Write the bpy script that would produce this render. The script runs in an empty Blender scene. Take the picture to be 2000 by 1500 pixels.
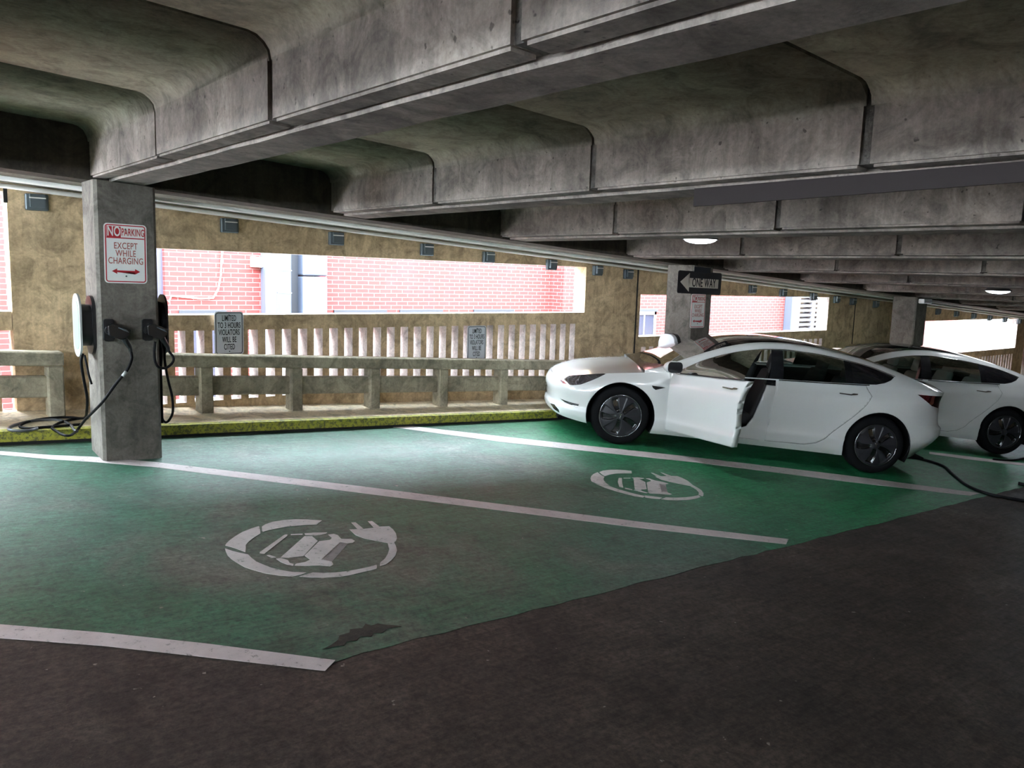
import bpy, bmesh, math, random
from mathutils import Vector, Matrix
random.seed(7)
S = bpy.context.scene
PI = math.pi
# ---------------------------------------------------------------- camera
A, B = .056, .0665                      # ramp: floor z = -A*X + B*Y
EYE = 1.84
def g(x, y): return -A*x + B*y
cam = bpy.data.cameras.new('camera'); co = bpy.data.objects.new('camera', cam)
S.collection.objects.link(co); S.camera = co
cam.sensor_fit = 'HORIZONTAL'; cam.sensor_width = 36; cam.lens = 1570/2000*36
cam.clip_start = .05; cam.clip_end = 300
ROT = Matrix(((.77009,.06101,-.63501),(-.63714,.12318,-.76084),(.0318,.99051,.13373)))
co.matrix_world = Matrix.Translation((0,0,EYE)) @ ROT.to_4x4()
# ---------------------------------------------------------------- world light, exposure
w = bpy.data.worlds.new('sky'); S.world = w; w.use_nodes = True
bg = w.node_tree.nodes['Background']; bg.inputs[0].default_value = (.78,.90,1,1); bg.inputs[1].default_value = 64.0
S.view_settings.view_transform = 'Standard'; S.view_settings.look = 'None'
S.view_settings.gamma = 1; S.view_settings.use_curve_mapping = False
S.view_settings.exposure = 0.0
LAMP_W = 12
# ---------------------------------------------------------------- materials
def newmat(name):
    m = bpy.data.materials.new(name); m.use_nodes = True
    return m, m.node_tree, m.node_tree.nodes['Principled BSDF']
def c4(c): return (c[0], c[1], c[2], 1)
def simple(name, col, rough=.5, metal=0, coat=0, spec=.5):
    m, nt, b = newmat(name)
    b.inputs['Base Color'].default_value = c4(col); b.inputs['Roughness'].default_value = rough
    b.inputs['Metallic'].default_value = metal; b.inputs['Coat Weight'].default_value = coat
    b.inputs['Coat Roughness'].default_value = .03; b.inputs['Specular IOR Level'].default_value = spec
    return m
def N(nt, t, **k):
    n = nt.nodes.new(t)
    for a, v in k.items():
        if a.startswith('i_'):
            n.inputs[a[2:].replace('_', ' ')].default_value = v
        else: setattr(n, a, v)
    return n
def pos(nt, scale=(1,1,1)):
    p = N(nt, 'ShaderNodeNewGeometry'); m = N(nt, 'ShaderNodeMapping'); m.inputs['Scale'].default_value = scale
    nt.links.new(p.outputs['Position'], m.inputs[0]); return m.outputs[0]
def noise(nt, vec, scale, detail=6, rough=.6, dist=0):
    n = N(nt, 'ShaderNodeTexNoise'); n.inputs['Scale'].default_value = scale; n.inputs['Detail'].default_value = detail
    n.inputs['Roughness'].default_value = rough; n.inputs['Distortion'].default_value = dist
    nt.links.new(vec, n.inputs['Vector']); return n.outputs['Fac']
def ramp(nt, fac, stops):
    r = N(nt, 'ShaderNodeValToRGB'); e = r.color_ramp.elements
    while len(e) < len(stops): e.new(.5)
    for el, (p, c) in zip(e, stops):
        el.position = p; el.color = c4(c) if len(c) == 3 else c
    nt.links.new(fac, r.inputs[0]); return r.outputs[0]
def mix(nt, fac, a, b, mode='MIX'):
    m = N(nt, 'ShaderNodeMix', data_type='RGBA', blend_type=mode)
    for sock, v in ((m.inputs[0], fac), (m.inputs[6], a), (m.inputs[7], b)):
        if isinstance(v, (int, float)): sock.default_value = v
        elif isinstance(v, tuple): sock.default_value = c4(v)
        else: nt.links.new(v, sock)
    return m.outputs[2]
def G(v): return (v, v, v)
def concrete(name, light, dark, streak=0, rough=.85, pits=.5, bump=.25, big=.8, spec=.3, alt=None):
    m, nt, b = newmat(name)
    p = pos(nt)
    base_n = noise(nt, p, big, 8, .65, .4)
    col = ramp(nt, base_n, [(.32, dark), (.68, light)])
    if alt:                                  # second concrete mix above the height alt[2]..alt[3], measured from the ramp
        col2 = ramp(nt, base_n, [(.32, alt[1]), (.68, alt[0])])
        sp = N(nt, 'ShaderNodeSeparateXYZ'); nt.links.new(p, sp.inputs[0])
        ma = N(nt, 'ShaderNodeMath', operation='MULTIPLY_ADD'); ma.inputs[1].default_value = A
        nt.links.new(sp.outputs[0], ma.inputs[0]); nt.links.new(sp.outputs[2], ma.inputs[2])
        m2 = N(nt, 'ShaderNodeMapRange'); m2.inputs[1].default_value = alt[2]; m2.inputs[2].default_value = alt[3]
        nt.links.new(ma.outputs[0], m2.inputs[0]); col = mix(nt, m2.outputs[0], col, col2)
    fine = ramp(nt, noise(nt, p, 45, 4, .7), [(.3, G(.72)), (.7, G(1.15))])
    col = mix(nt, .8, col, fine, 'MULTIPLY')
    mid = ramp(nt, noise(nt, p, 4.5, 7, .7, 1.2), [(.36, G(.48)), (.56, G(1.1))])
    col = mix(nt, .75, col, mid, 'MULTIPLY')
    if streak:
        ps = pos(nt, (14, 14, .8))
        st = ramp(nt, noise(nt, ps, 1.0, 6, .7), [(.38, G(.45)), (.6, G(1.1))])
        col = mix(nt, streak, col, st, 'MULTIPLY')
    if pits:
        pt = ramp(nt, noise(nt, p, 26, 2, .5), [(.26, G(.12)), (.31, G(1))])
        col = mix(nt, pits, col, pt, 'MULTIPLY')
    nt.links.new(col, b.inputs['Base Color'])
    b.inputs['Roughness'].default_value = rough; b.inputs['Specular IOR Level'].default_value = spec
    bp = N(nt, 'ShaderNodeBump'); bp.inputs['Strength'].default_value = bump; bp.inputs['Distance'].default_value = .03
    h = mix(nt, .4, noise(nt, p, 30, 8, .75), noise(nt, p, 3.5, 5, .6))
    nt.links.new(h, bp.inputs['Height']); nt.links.new(bp.outputs[0], b.inputs['Normal'])
    return m
M = {}
M['reveal'] = concrete('skylit_reveal_concrete', (.62,.57,.53), (.45,.41,.38), pits=.2, big=2)  # daylight on the jambs put into a paler colour than the facade
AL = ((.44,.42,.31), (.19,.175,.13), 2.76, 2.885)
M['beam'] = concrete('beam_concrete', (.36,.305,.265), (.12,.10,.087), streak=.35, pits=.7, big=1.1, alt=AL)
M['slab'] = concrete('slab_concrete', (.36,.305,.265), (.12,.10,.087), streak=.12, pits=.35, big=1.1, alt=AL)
M['strip'] = concrete('soffit_concrete', (.30,.255,.222), (.14,.12,.105), pits=.5, big=2.5)
M['agg'] = concrete('rough_aggregate', (.26,.235,.21), (.07,.062,.055), pits=1, bump=1, big=9)
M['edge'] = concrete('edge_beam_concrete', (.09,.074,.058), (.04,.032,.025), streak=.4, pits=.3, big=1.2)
M['facade'] = concrete('facade_concrete', (.68,.51,.31), (.42,.30,.175), streak=.3, pits=.25, big=1.0)
M['rail'] = concrete('rail_concrete', (.42,.37,.27), (.22,.19,.135), streak=.3, pits=.3, big=1.6)
M['column'] = concrete('column_concrete', (.19,.17,.145), (.10,.09,.076), streak=.25, pits=.3, big=1.3)
M['ledge'] = concrete('ledge_concrete', (.85,.74,.54), (.72,.60,.42), pits=.3, big=1.5)
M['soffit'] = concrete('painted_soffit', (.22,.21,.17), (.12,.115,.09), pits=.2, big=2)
M['dark'] = simple('dark_gap', (.006,.006,.006), .9)
M['white_metal'] = simple('white_conduit', (.75,.72,.68), .45)
M['grey_metal'] = simple('grey_steel_box', (.09,.11,.12), .5, .3)
M['black_plastic'] = simple('black_plastic', (.012,.012,.014), .35)
M['rubber'] = simple('black_cable_rubber', (.005,.005,.006), .55, spec=.1)
M['skylit_rubber'] = simple('skylit_cable_rubber', (.07,.072,.08), .3)  # sky reflection on the black cable put into a lighter grey
M['label'] = simple('pale_label', (.34,.36,.35), .4)
M['palegreen'] = simple('pale_green_label', (.22,.34,.26), .4)
M['sign_white'] = simple('sign_white', (.72,.74,.72), .3, 0, .3)
M['sign_grey'] = simple('sign_silver', (.55,.57,.61), .45, 0)
M['sign_red'] = simple('sign_red', (.42,.02,.03), .35)
M['sign_rust'] = simple('sign_faded_red', (.36,.09,.07), .4)
M['sign_black'] = simple('sign_black', (.012,.012,.016), .35)
M['sign_tan'] = simple('sign_tan', (.50,.45,.38), .5)
M['white_plastic'] = simple('white_plastic', (.72,.73,.76), .25)
M['darkbar'] = simple('dark_steel_plate', (.026,.021,.021), .85, 0, spec=.1)

def floor_mat(name, green):
    m, nt, b = newmat(name); p = pos(nt)
    if not green:
        base = ramp(nt, noise(nt, p, .9, 9, .7, .5), [(.30, (.030,.024,.021)), (.55, (.055,.042,.034)), (.74, (.10,.079,.065))])
    else:
        wear = noise(nt, p, .75, 9, .68, .6)
        base = ramp(nt, wear, [(.34, (.022,.115,.062)), (.52, (.033,.098,.062)), (.66, (.095,.115,.088))])
        sx = N(nt, 'ShaderNodeSeparateXYZ'); nt.links.new(p, sx.inputs[0])
        mr = N(nt, 'ShaderNodeMapRange'); mr.inputs[1].default_value = 4.5; mr.inputs[2].default_value = 6.8
        nt.links.new(sx.outputs[0], mr.inputs[0])
        fresh_lit = ramp(nt, noise(nt, p, 1.3, 6, .6), [(.3, (.015,.20,.072)), (.75, (.022,.13,.06))])  # less worn towards the cars, with lamp light put into the stronger green
        base = mix(nt, mr.outputs[0], base, fresh_lit)
    ps = pos(nt, (1, 1, 1))
    scr = N(nt, 'ShaderNodeMapping'); scr.inputs['Rotation'].default_value = (0,0,math.radians(40)); scr.inputs['Scale'].default_value = (1.2, 16, 1)
    nt.links.new(ps, scr.inputs[0])
    s = ramp(nt, noise(nt, scr.outputs[0], 2.2, 6, .7), [(.34, G(.6)), (.62, G(1.25))])
    base = mix(nt, .55, base, s, 'MULTIPLY')
    f = ramp(nt, noise(nt, p, 34, 5, .8), [(.34, G(.35)), (.66, G(1.55))])
    base = mix(nt, .8, base, f, 'MULTIPLY')
    gr = ramp(nt, noise(nt, p, 9, 8, .8, 1.5), [(.36, G(.5)), (.5, G(1)), (.68, G(1.35))])
    base = mix(nt, .7, base, gr, 'MULTIPLY')
    sp_ = ramp(nt, noise(nt, p, 16, 3, .5), [(.735, G(0)), (.76, G(1))])
    base = mix(nt, sp_, base, (.24,.22,.19))
    st = ramp(nt, noise(nt, p, 2.6, 5, .6, 1.0), [(.30, G(.45)), (.48, G(1)), (.66, G(1)), (.76, G(1.5))])
    base = mix(nt, .7, base, st, 'MULTIPLY')
    nt.links.new(base, b.inputs['Base Color'])
    rr = ramp(nt, mix(nt, .55, noise(nt, p, 3.0, 8, .75), noise(nt, scr.outputs[0], 3, 7, .75)), [(.3, G(.36 if green else .5)), (.7, G(.6 if green else .75))])
    nt.links.new(rr, b.inputs['Roughness']); b.inputs['Specular IOR Level'].default_value = .32 if green else .18
    bp = N(nt, 'ShaderNodeBump'); bp.inputs['Strength'].default_value = .6; bp.inputs['Distance'].default_value = .01
    h = mix(nt, .5, noise(nt, p, 60, 8, .8), noise(nt, scr.outputs[0], 5, 6, .7))
    nt.links.new(h, bp.inputs['Height']); nt.links.new(bp.outputs[0], b.inputs['Normal'])
    return m
M['floor'] = floor_mat('grey_floor_concrete', False)
M['green'] = floor_mat('green_floor_paint', True)
def paint_mat(name, col, chip, cc=(.07,.08,.065)):
    m, nt, b = newmat(name); p = pos(nt)
    f = ramp(nt, noise(nt, p, 24, 7, .85), [(chip-.02, G(0)), (chip+.05, G(1))])
    c = mix(nt, f, cc, mix(nt, .6, col, ramp(nt, noise(nt, p, 6, 6, .7), [(.3, G(.7)), (.7, G(1.1))]), 'MULTIPLY'))
    nt.links.new(c, b.inputs['Base Color']); b.inputs['Roughness'].default_value = .65
    bp = N(nt, 'ShaderNodeBump'); bp.inputs['Strength'].default_value = .3; bp.inputs['Distance'].default_value = .01
    nt.links.new(noise(nt, p, 60, 8, .8), bp.inputs['Height']); nt.links.new(bp.outputs[0], b.inputs['Normal'])
    return m
M['line'] = paint_mat('worn_white_line_paint', (.50,.44,.43), .37)
M['symbol'] = paint_mat('worn_white_symbol_paint', (.47,.45,.43), .38, (.09,.13,.09))
M['yellow'] = paint_mat('worn_yellow_kerb_paint', (.36,.34,.035), .47, (.10,.10,.035))

def brick_mat():
    m, nt, b = newmat('red_brick'); p = pos(nt)
    s = N(nt, 'ShaderNodeSeparateXYZ'); nt.links.new(p, s.inputs[0])
    add = N(nt, 'ShaderNodeMath', operation='ADD'); nt.links.new(s.outputs[0], add.inputs[0]); nt.links.new(s.outputs[1], add.inputs[1])
    cb = N(nt, 'ShaderNodeCombineXYZ'); nt.links.new(add.outputs[0], cb.inputs[0]); nt.links.new(s.outputs[2], cb.inputs[1])
    t = N(nt, 'ShaderNodeTexBrick'); nt.links.new(cb.outputs[0], t.inputs[0])
    t.inputs['Scale'].default_value = 1; t.inputs['Brick Width'].default_value = .225; t.inputs['Row Height'].default_value = .0697
    t.inputs['Mortar Size'].default_value = .0045; t.inputs['Mortar Smooth'].default_value = .2; t.inputs['Bias'].default_value = -.2
    t.inputs['Color1'].default_value = (.125,.0120,.0098,1); t.inputs['Color2'].default_value = (.10,.0112,.0108,1); t.inputs['Mortar'].default_value = (.17,.112,.112,1)
    e = ramp(nt, noise(nt, p, 1.6, 6, .7), [(.5, G(0)), (.8, G(.3))])
    c = mix(nt, e, t.outputs[0], (.13,.035,.04))
    nt.links.new(c, b.inputs['Base Color']); b.inputs['Roughness'].default_value = .9
    return m
M['brick'] = brick_mat()
M['lav'] = simple('lavender_grey_panel', (.045,.045,.075), .5)
M['bluewhite'] = simple('pale_blue_metal', (.045,.055,.08), .4)
M['slate'] = simple('dark_slate', (.012,.015,.022), .6)
M['whiteframe'] = simple('white_window_frame', (.13,.13,.15), .5)
M['pane'] = simple('grey_window_pane', (.03,.032,.05), .15)
M['siding'] = simple('white_siding', (.4,.4,.4), .7)
M['asphalt'] = simple('alley_ground', (.35,.33,.32), .9)

# ---------------------------------------------------------------- helpers
def link(name, bm, mats, parent=None, smooth=False):
    me = bpy.data.meshes.new(name)
    bmesh.ops.recalc_face_normals(bm, faces=bm.faces[:]) if smooth != 'keep' else None
    bm.to_mesh(me); bm.free()
    if not isinstance(mats, (list, tuple)): mats = [mats]
    for m in mats: me.materials.append(m)
    if smooth:
        for p in me.polygons: p.use_smooth = True
    o = bpy.data.objects.new(name, me); S.collection.objects.link(o)
    if parent: o.parent = parent
    return o
def tag(o, label, cat, group=None):
    o['label'] = label; o['category'] = cat
    if group: o['group'] = group
    return o
def struct(o): o['kind'] = 'structure'; return o
def empty(name, loc=(0,0,0)):
    o = bpy.data.objects.new(name, None); o.empty_display_size = .1; o.location = loc; S.collection.objects.link(o); return o
def hexa(bm, vs, mi=0):
    v = [bm.verts.new(p) for p in vs]
    fs = []
    for f in ((0,3,2,1),(4,5,6,7),(0,1,5,4),(1,2,6,5),(2,3,7,6),(3,0,4,7)):
        q = bm.faces.new([v[i] for i in f]); q.material_index = mi; fs.append(q)
    return fs
def box(bm, x0, x1, y0, y1, z0, z1, mi=0):
    return hexa(bm, [(x0,y0,z0),(x1,y0,z0),(x1,y1,z0),(x0,y1,z0),(x0,y0,z1),(x1,y0,z1),(x1,y1,z1),(x0,y1,z1)], mi)
def sbox(bm, x0, x1, y0, y1, z0, z1, b=0, mi=0):     # box sheared with the ramp: z is measured from -A*x + b*y
    f = lambda x, y, z: (x, y, z - A*x + b*y)
    return hexa(bm, [f(x0,y0,z0),f(x1,y0,z0),f(x1,y1,z0),f(x0,y1,z0),f(x0,y0,z1),f(x1,y0,z1),f(x1,y1,z1),f(x0,y1,z1)], mi)
def bevel(bm, w=.01, seg=2):
    bmesh.ops.bevel(bm, geom=bm.edges[:], offset=w, segments=seg, affect='EDGES', profile=.5, clamp_overlap=True)
def catmull(pts, n):
    P = [Vector(p) for p in pts]; P = [P[0]*2-P[1]] + P + [P[-1]*2-P[-2]]; out = []
    for i in range(1, len(P)-2):
        for k in range(n):
            t = k/n; a, b, c, d = P[i-1], P[i], P[i+1], P[i+2]
            out.append(.5*((2*b)+(c-a)*t+(2*a-5*b+4*c-d)*t*t+(3*b-3*c+d-a)*t**3))
    out.append(P[-2]); return out
def tube(bm, pts, r, seg=10, mi=0, cap=True):
    rings = []; prev = None
    for i, p in enumerate(pts):
        p = Vector(p); d = (Vector(pts[min(i+1, len(pts)-1)]) - Vector(pts[max(i-1, 0)]))
        if d.length < 1e-9: d = Vector((0,0,1))
        d.normalize()
        u = (prev - d*prev.dot(d)) if prev else d.orthogonal()
        if u.length < 1e-6: u = d.orthogonal()
        u.normalize(); prev = u; v = d.cross(u)
        rr = r[i] if isinstance(r, (list, tuple)) else r
        rings.append([bm.verts.new(p + rr*(math.cos(2*PI*k/seg)*u + math.sin(2*PI*k/seg)*v)) for k in range(seg)])
    for a, b in zip(rings, rings[1:]):
        for k in range(seg):
            f = bm.faces.new((a[k], a[(k+1)%seg], b[(k+1)%seg], b[k])); f.material_index = mi; f.smooth = True
    if cap:
        bm.faces.new(rings[0][::-1]).material_index = mi; bm.faces.new(rings[-1]).material_index = mi
def prism(bm, poly, f0, f1, mi=0):      # poly of 2-D points, f0/f1 map them to 3-D front/back
    a = [bm.verts.new(f0(*p)) for p in poly]; b = [bm.verts.new(f1(*p)) for p in poly]; n = len(poly)
    q = [bm.faces.new(a), bm.faces.new(b[::-1])]
    q += [bm.faces.new((a[i], b[i], b[(i+1)%n], a[(i+1)%n])) for i in range(n)]
    for f in q: f.material_index = mi
    return q
def rrect(w, h, r, n=5):
    out = []
    for cx, cy, a0 in ((w/2-r, h/2-r, 0), (-w/2+r, h/2-r, 90), (-w/2+r, -h/2+r, 180), (w/2-r, -h/2+r, 270)):
        for k in range(n+1):
            a = math.radians(a0 + 90*k/n); out.append((cx + r*math.cos(a), cy + r*math.sin(a)))
    return out
# ================================================================ SETTING
# floor ------------------------------------------------------------------
X0, X1, Y0, Y1 = -9.0, 34.0, -12.0, 7.23
bm = bmesh.new(); sbox(bm, X0, X1, Y0, 8.05, -.3, 0, B); struct(link('floor', bm, M['floor']))
def slab_poly(name, pts, mat, h=.002, t=.0015, parent=None, bm=None):
    own = bm is None
    if own: bm = bmesh.new()
    prism(bm, pts, lambda x, y: (x, y, g(x, y)+h), lambda x, y: (x, y, g(x, y)+h-t))
    if own:
        bmesh.ops.triangulate(bm, faces=[f for f in bm.faces if len(f.verts) > 4])
        return link(name, bm, mat, parent)
SYM1= [[[1.961, 4.779], [1.999, 4.812], [2.062, 4.84], [2.142, 4.846], [2.216, 4.834], [2.283, 4.805], [2.325, 4.78], [2.364, 4.756], [2.326, 4.721], [2.293, 4.694], [2.238, 4.712], [2.176, 4.718], [2.101, 4.724], [2.033, 4.715], [1.98, 4.707], [1.93, 4.69], [1.938, 4.723]], [[1.948, 4.793], [1.889, 4.769], [1.82, 4.732], [1.751, 4.675], [1.697, 4.623], [1.656, 4.572], [1.645, 4.552], [1.661, 4.526], [1.68, 4.489], [1.71, 4.413], [1.74, 4.481], [1.753, 4.517], [1.788, 4.562], [1.837, 4.611], [1.906, 4.669], [1.93, 4.735]], [[1.627, 4.507], [1.616, 4.467], [1.603, 4.402], [1.602, 4.341], [1.611, 4.277], [1.625, 4.205], [1.655, 4.146], [1.694, 4.083], [1.746, 4.029], [1.805, 3.989], [1.857, 3.994], [1.898, 4.01], [1.831, 4.046], [1.786, 4.094], [1.752, 4.144], [1.729, 4.206], [1.712, 4.258], [1.709, 4.32], [1.711, 4.373], [1.683, 4.408], [1.651, 4.456]], [[1.84, 3.975], [1.883, 3.942], [1.956, 3.906], [2.037, 3.885], [2.106, 3.881], [2.17, 3.889], [2.234, 3.895], [2.283, 3.905], [2.3, 3.928], [2.312, 3.954], [2.248, 3.942], [2.185, 3.939], [2.118, 3.937], [2.046, 3.946], [1.98, 3.967], [1.931, 3.995]], [[2.319, 3.928], [2.366, 3.939], [2.431, 3.982], [2.492, 4.038], [2.546, 4.108], [2.578, 4.173], [2.601, 4.234], [2.553, 4.23], [2.51, 4.14], [2.461, 4.076], [2.406, 4.017], [2.35, 3.976]], [[2.451, 4.54], [2.49, 4.529], [2.539, 4.516], [2.6, 4.513], [2.667, 4.517], [2.726, 4.501], [2.719, 4.439], [2.698, 4.371], [2.659, 4.293], [2.626, 4.251], [2.601, 4.234], [2.556, 4.234], [2.505, 4.299], [2.459, 4.361], [2.437, 4.433]], [[2.525, 4.652], [2.554, 4.647], [2.543, 4.524], [2.503, 4.528]], [[2.642, 4.639], [2.671, 4.631], [2.663, 4.522], [2.618, 4.519]], [[2.032, 4.598], [2.049, 4.594], [2.038, 4.572], [1.797, 4.349], [1.777, 4.367], [1.785, 4.383]], [[2.07, 4.592], [2.141, 4.574], [2.132, 4.556], [2.063, 4.577]], [[1.801, 4.325], [1.817, 4.322], [1.838, 4.275], [1.811, 4.275]], [[2.154, 4.574], [2.214, 4.566], [2.293, 4.54], [2.279, 4.527], [2.236, 4.518], [2.197, 4.518], [2.146, 4.545]], [[2.132, 4.529], [2.175, 4.512], [2.171, 4.426], [1.988, 4.236], [1.927, 4.258], [1.897, 4.242], [1.86, 4.264]], [[1.828, 4.255], [1.857, 4.256], [1.88, 4.211], [1.872, 4.168], [1.886, 4.148], [1.874, 4.127], [1.847, 4.156], [1.832, 4.2]], [[2.177, 4.418], [2.249, 4.416], [2.275, 4.441], [2.28, 4.502], [2.319, 4.5], [2.332, 4.474], [2.322, 4.405], [2.381, 4.379], [2.384, 4.342], [2.355, 4.319], [2.323, 4.321], [2.287, 4.357], [2.057, 4.145], [2.099, 4.097], [2.087, 4.056], [2.057, 4.038], [2.01, 4.073], [1.934, 4.097], [1.881, 4.124], [1.899, 4.146], [1.958, 4.148], [1.998, 4.17], [1.994, 4.237]]]
SYM2= [[[5.355, 5.101], [5.43, 5.128], [5.529, 5.132], [5.614, 5.113], [5.688, 5.073], [5.731, 5.037], [5.664, 4.973], [5.574, 4.996], [5.49, 5.015], [5.396, 5.006], [5.3, 4.976], [5.318, 5.029]], [[5.333, 5.102], [5.251, 5.071], [5.173, 5.024], [5.102, 4.965], [5.042, 4.894], [5.031, 4.836], [5.054, 4.782], [5.103, 4.724], [5.135, 4.8], [5.181, 4.875], [5.231, 4.927], [5.278, 4.959], [5.294, 5.019]], [[5.021, 4.817], [5.037, 4.791], [5.093, 4.71], [5.106, 4.607], [5.133, 4.509], [5.164, 4.434], [5.191, 4.395], [5.138, 4.368], [5.092, 4.417], [5.059, 4.498], [5.029, 4.6], [5.012, 4.699]], [[5.203, 4.406], [5.261, 4.362], [5.312, 4.306], [5.252, 4.286], [5.194, 4.32], [5.158, 4.366]], [[5.265, 4.277], [5.354, 4.302], [5.438, 4.264], [5.548, 4.239], [5.64, 4.235], [5.731, 4.241], [5.704, 4.198], [5.613, 4.177], [5.501, 4.179], [5.391, 4.204], [5.311, 4.236]], [[5.97, 4.492], [5.938, 4.412], [5.907, 4.345], [5.84, 4.269], [5.77, 4.218], [5.74, 4.207], [5.746, 4.253], [5.812, 4.299], [5.873, 4.377], [5.906, 4.466]], [[5.819, 4.814], [5.897, 4.803], [6.014, 4.781], [6.077, 4.756], [6.071, 4.693], [6.045, 4.607], [5.97, 4.492], [5.913, 4.471], [5.866, 4.546], [5.82, 4.639], [5.793, 4.716]], [[5.891, 4.931], [5.909, 4.916], [5.894, 4.809], [5.841, 4.815]], [[6.01, 4.912], [6.021, 4.889], [6.014, 4.781], [5.966, 4.793]], [[5.395, 4.891], [5.427, 4.881], [5.293, 4.753], [5.189, 4.644], [5.176, 4.68], [5.285, 4.799]], [[5.45, 4.882], [5.522, 4.861], [5.506, 4.847], [5.435, 4.868]], [[5.192, 4.632], [5.212, 4.63], [5.234, 4.577], [5.217, 4.565], [5.188, 4.608]], [[5.54, 4.86], [5.608, 4.852], [5.655, 4.808], [5.624, 4.798], [5.538, 4.833]], [[5.529, 4.829], [5.584, 4.805], [5.544, 4.744], [5.56, 4.713], [5.382, 4.541], [5.329, 4.547], [5.301, 4.539], [5.258, 4.57]], [[5.231, 4.561], [5.289, 4.528], [5.281, 4.489], [5.301, 4.456], [5.274, 4.452], [5.249, 4.51]], [[5.562, 4.698], [5.644, 4.715], [5.666, 4.742], [5.665, 4.796], [5.702, 4.789], [5.7, 4.721], [5.743, 4.658], [5.755, 4.602], [5.706, 4.594], [5.658, 4.631], [5.468, 4.44], [5.499, 4.399], [5.498, 4.351], [5.461, 4.345], [5.388, 4.393], [5.3, 4.435], [5.308, 4.458], [5.392, 4.475], [5.412, 4.496], [5.387, 4.534]]]
LINE_A= [[0.837, 6.945], [1.139, 6.751], [1.395, 6.643], [1.769, 6.397], [2.977, 5.375], [4.588, 3.919], [5.46, 3.184], [5.324, 3.122], [4.473, 3.818], [2.894, 5.225], [1.73, 6.259], [1.364, 6.502], [1.119, 6.638], [0.824, 6.844]]
LINE_B= [[4.262, 7.267], [4.431, 7.239], [5.318, 6.514], [6.986, 5.231], [8.242, 4.147], [9.214, 3.193], [8.936, 3.191], [7.956, 3.997], [6.782, 5.074], [5.149, 6.304], [4.31, 7.141]]
LINE_C= [[0.447, 4.004], [0.8, 3.747], [1.152, 3.462], [1.592, 3.072], [1.51, 3.009], [1.112, 3.344], [0.772, 3.625], [0.43, 3.87]]
LINE_D= [[11.054, 4.506], [11.503, 4.129], [11.888, 3.639], [11.633, 3.556], [11.253, 4.035], [10.893, 4.437]]
CAB1= [[1.634, 6.4, 1.186], [1.637, 6.4, 1.134], [1.61, 6.38, 1.076], [1.58, 6.38, 1.03], [1.523, 6.4, 0.953], [1.439, 6.43, 0.824], [1.402, 6.6, 0.719], [1.396, 6.85, 0.617], [1.407, 7.12, 0.511], [1.356, 6.995, 0.504], [1.293, 6.884, 0.5], [1.252, 6.919, 0.505], [1.23, 7.058, 0.515], [1.226, 7.17, 0.523], [1.313, 7.329, 0.529], [1.446, 7.437, 0.529], [1.549, 7.466, 0.525]]
CAB2= [[1.353, 6.62, 1.163], [1.341, 6.62, 1.098], [1.36, 6.65, 0.963], [1.398, 6.75, 0.814], [1.424, 6.9, 0.69], [1.484, 7.3, 0.557], [1.419, 7.521, 0.536], [1.321, 7.553, 0.543], [1.197, 7.475, 0.545], [1.073, 7.368, 0.545], [1.013, 7.235, 0.539], [1.064, 7.159, 0.532], [1.144, 7.185, 0.529], [1.231, 7.198, 0.525], [1.449, 7.243, 0.516]]
CAB3= [[1.361, 6.6, 1.152], [1.37, 6.58, 1.075], [1.376, 6.56, 1.007], [1.391, 6.55, 0.938]]
CAB4= [[1.372, 7.012, 0.504], [1.36, 7.054, 0.508], [1.367, 7.257, 0.521], [1.322, 7.421, 0.534], [1.218, 7.45, 0.542], [1.103, 7.405, 0.546], [0.991, 7.299, 0.545], [0.931, 7.183, 0.541], [0.948, 7.11, 0.535], [1.054, 7.098, 0.528], [1.12, 7.165, 0.529]]
CABR1= [[1.928, 6.4, 1.193], [1.936, 6.4, 1.129], [1.925, 6.4, 1.087], [1.879, 6.4, 1.053], [1.829, 6.4, 1.06], [1.803, 6.4, 1.103], [1.798, 6.4, 1.177], [1.807, 6.4, 1.259]]
CABR2= [[1.895, 6.55, 1.351], [1.887, 6.55, 1.245], [1.895, 6.55, 1.138], [1.877, 6.55, 1.031], [1.859, 6.55, 0.935], [1.871, 6.55, 0.816], [1.879, 6.55, 0.706], [1.871, 6.55, 0.598]]
CABR3= [[1.946, 6.6, 1.347], [1.943, 6.6, 1.239], [1.93, 6.6, 1.131], [1.938, 6.6, 1.023], [1.956, 6.6, 0.912], [1.979, 6.6, 0.801], [1.984, 6.6, 0.712], [1.975, 6.6, 0.647], [1.937, 6.6, 0.594], [1.902, 6.6, 0.62]]
CABCAR= [[10.154, 4.407], [10.275, 4.302], [10.271, 4.132], [10.162, 3.947], [9.874, 3.755], [9.612, 3.573], [9.418, 3.427], [9.285, 3.272], [9.232, 3.1], [9.289, 2.972], [9.382, 2.833], [9.547, 2.6]]
CAB2CAR= [[11.649, 3.93], [11.821, 3.833], [12.077, 3.794], [12.38, 3.799], [13.084, 3.763]]
STUB= [[10.295, 3.186], [10.357, 3.084]]

gp = [(1.58,3.06)] + [(1.58+.15*k, 3.085+.006*k/10+random.uniform(-.012,.012)) for k in range(1, 100)] + [(16.4,3.2),(18.5,7.13),(-1.5,7.13),(-1.5,5.62)]
struct(slab_poly('floor', gp, M['green']))
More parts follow.
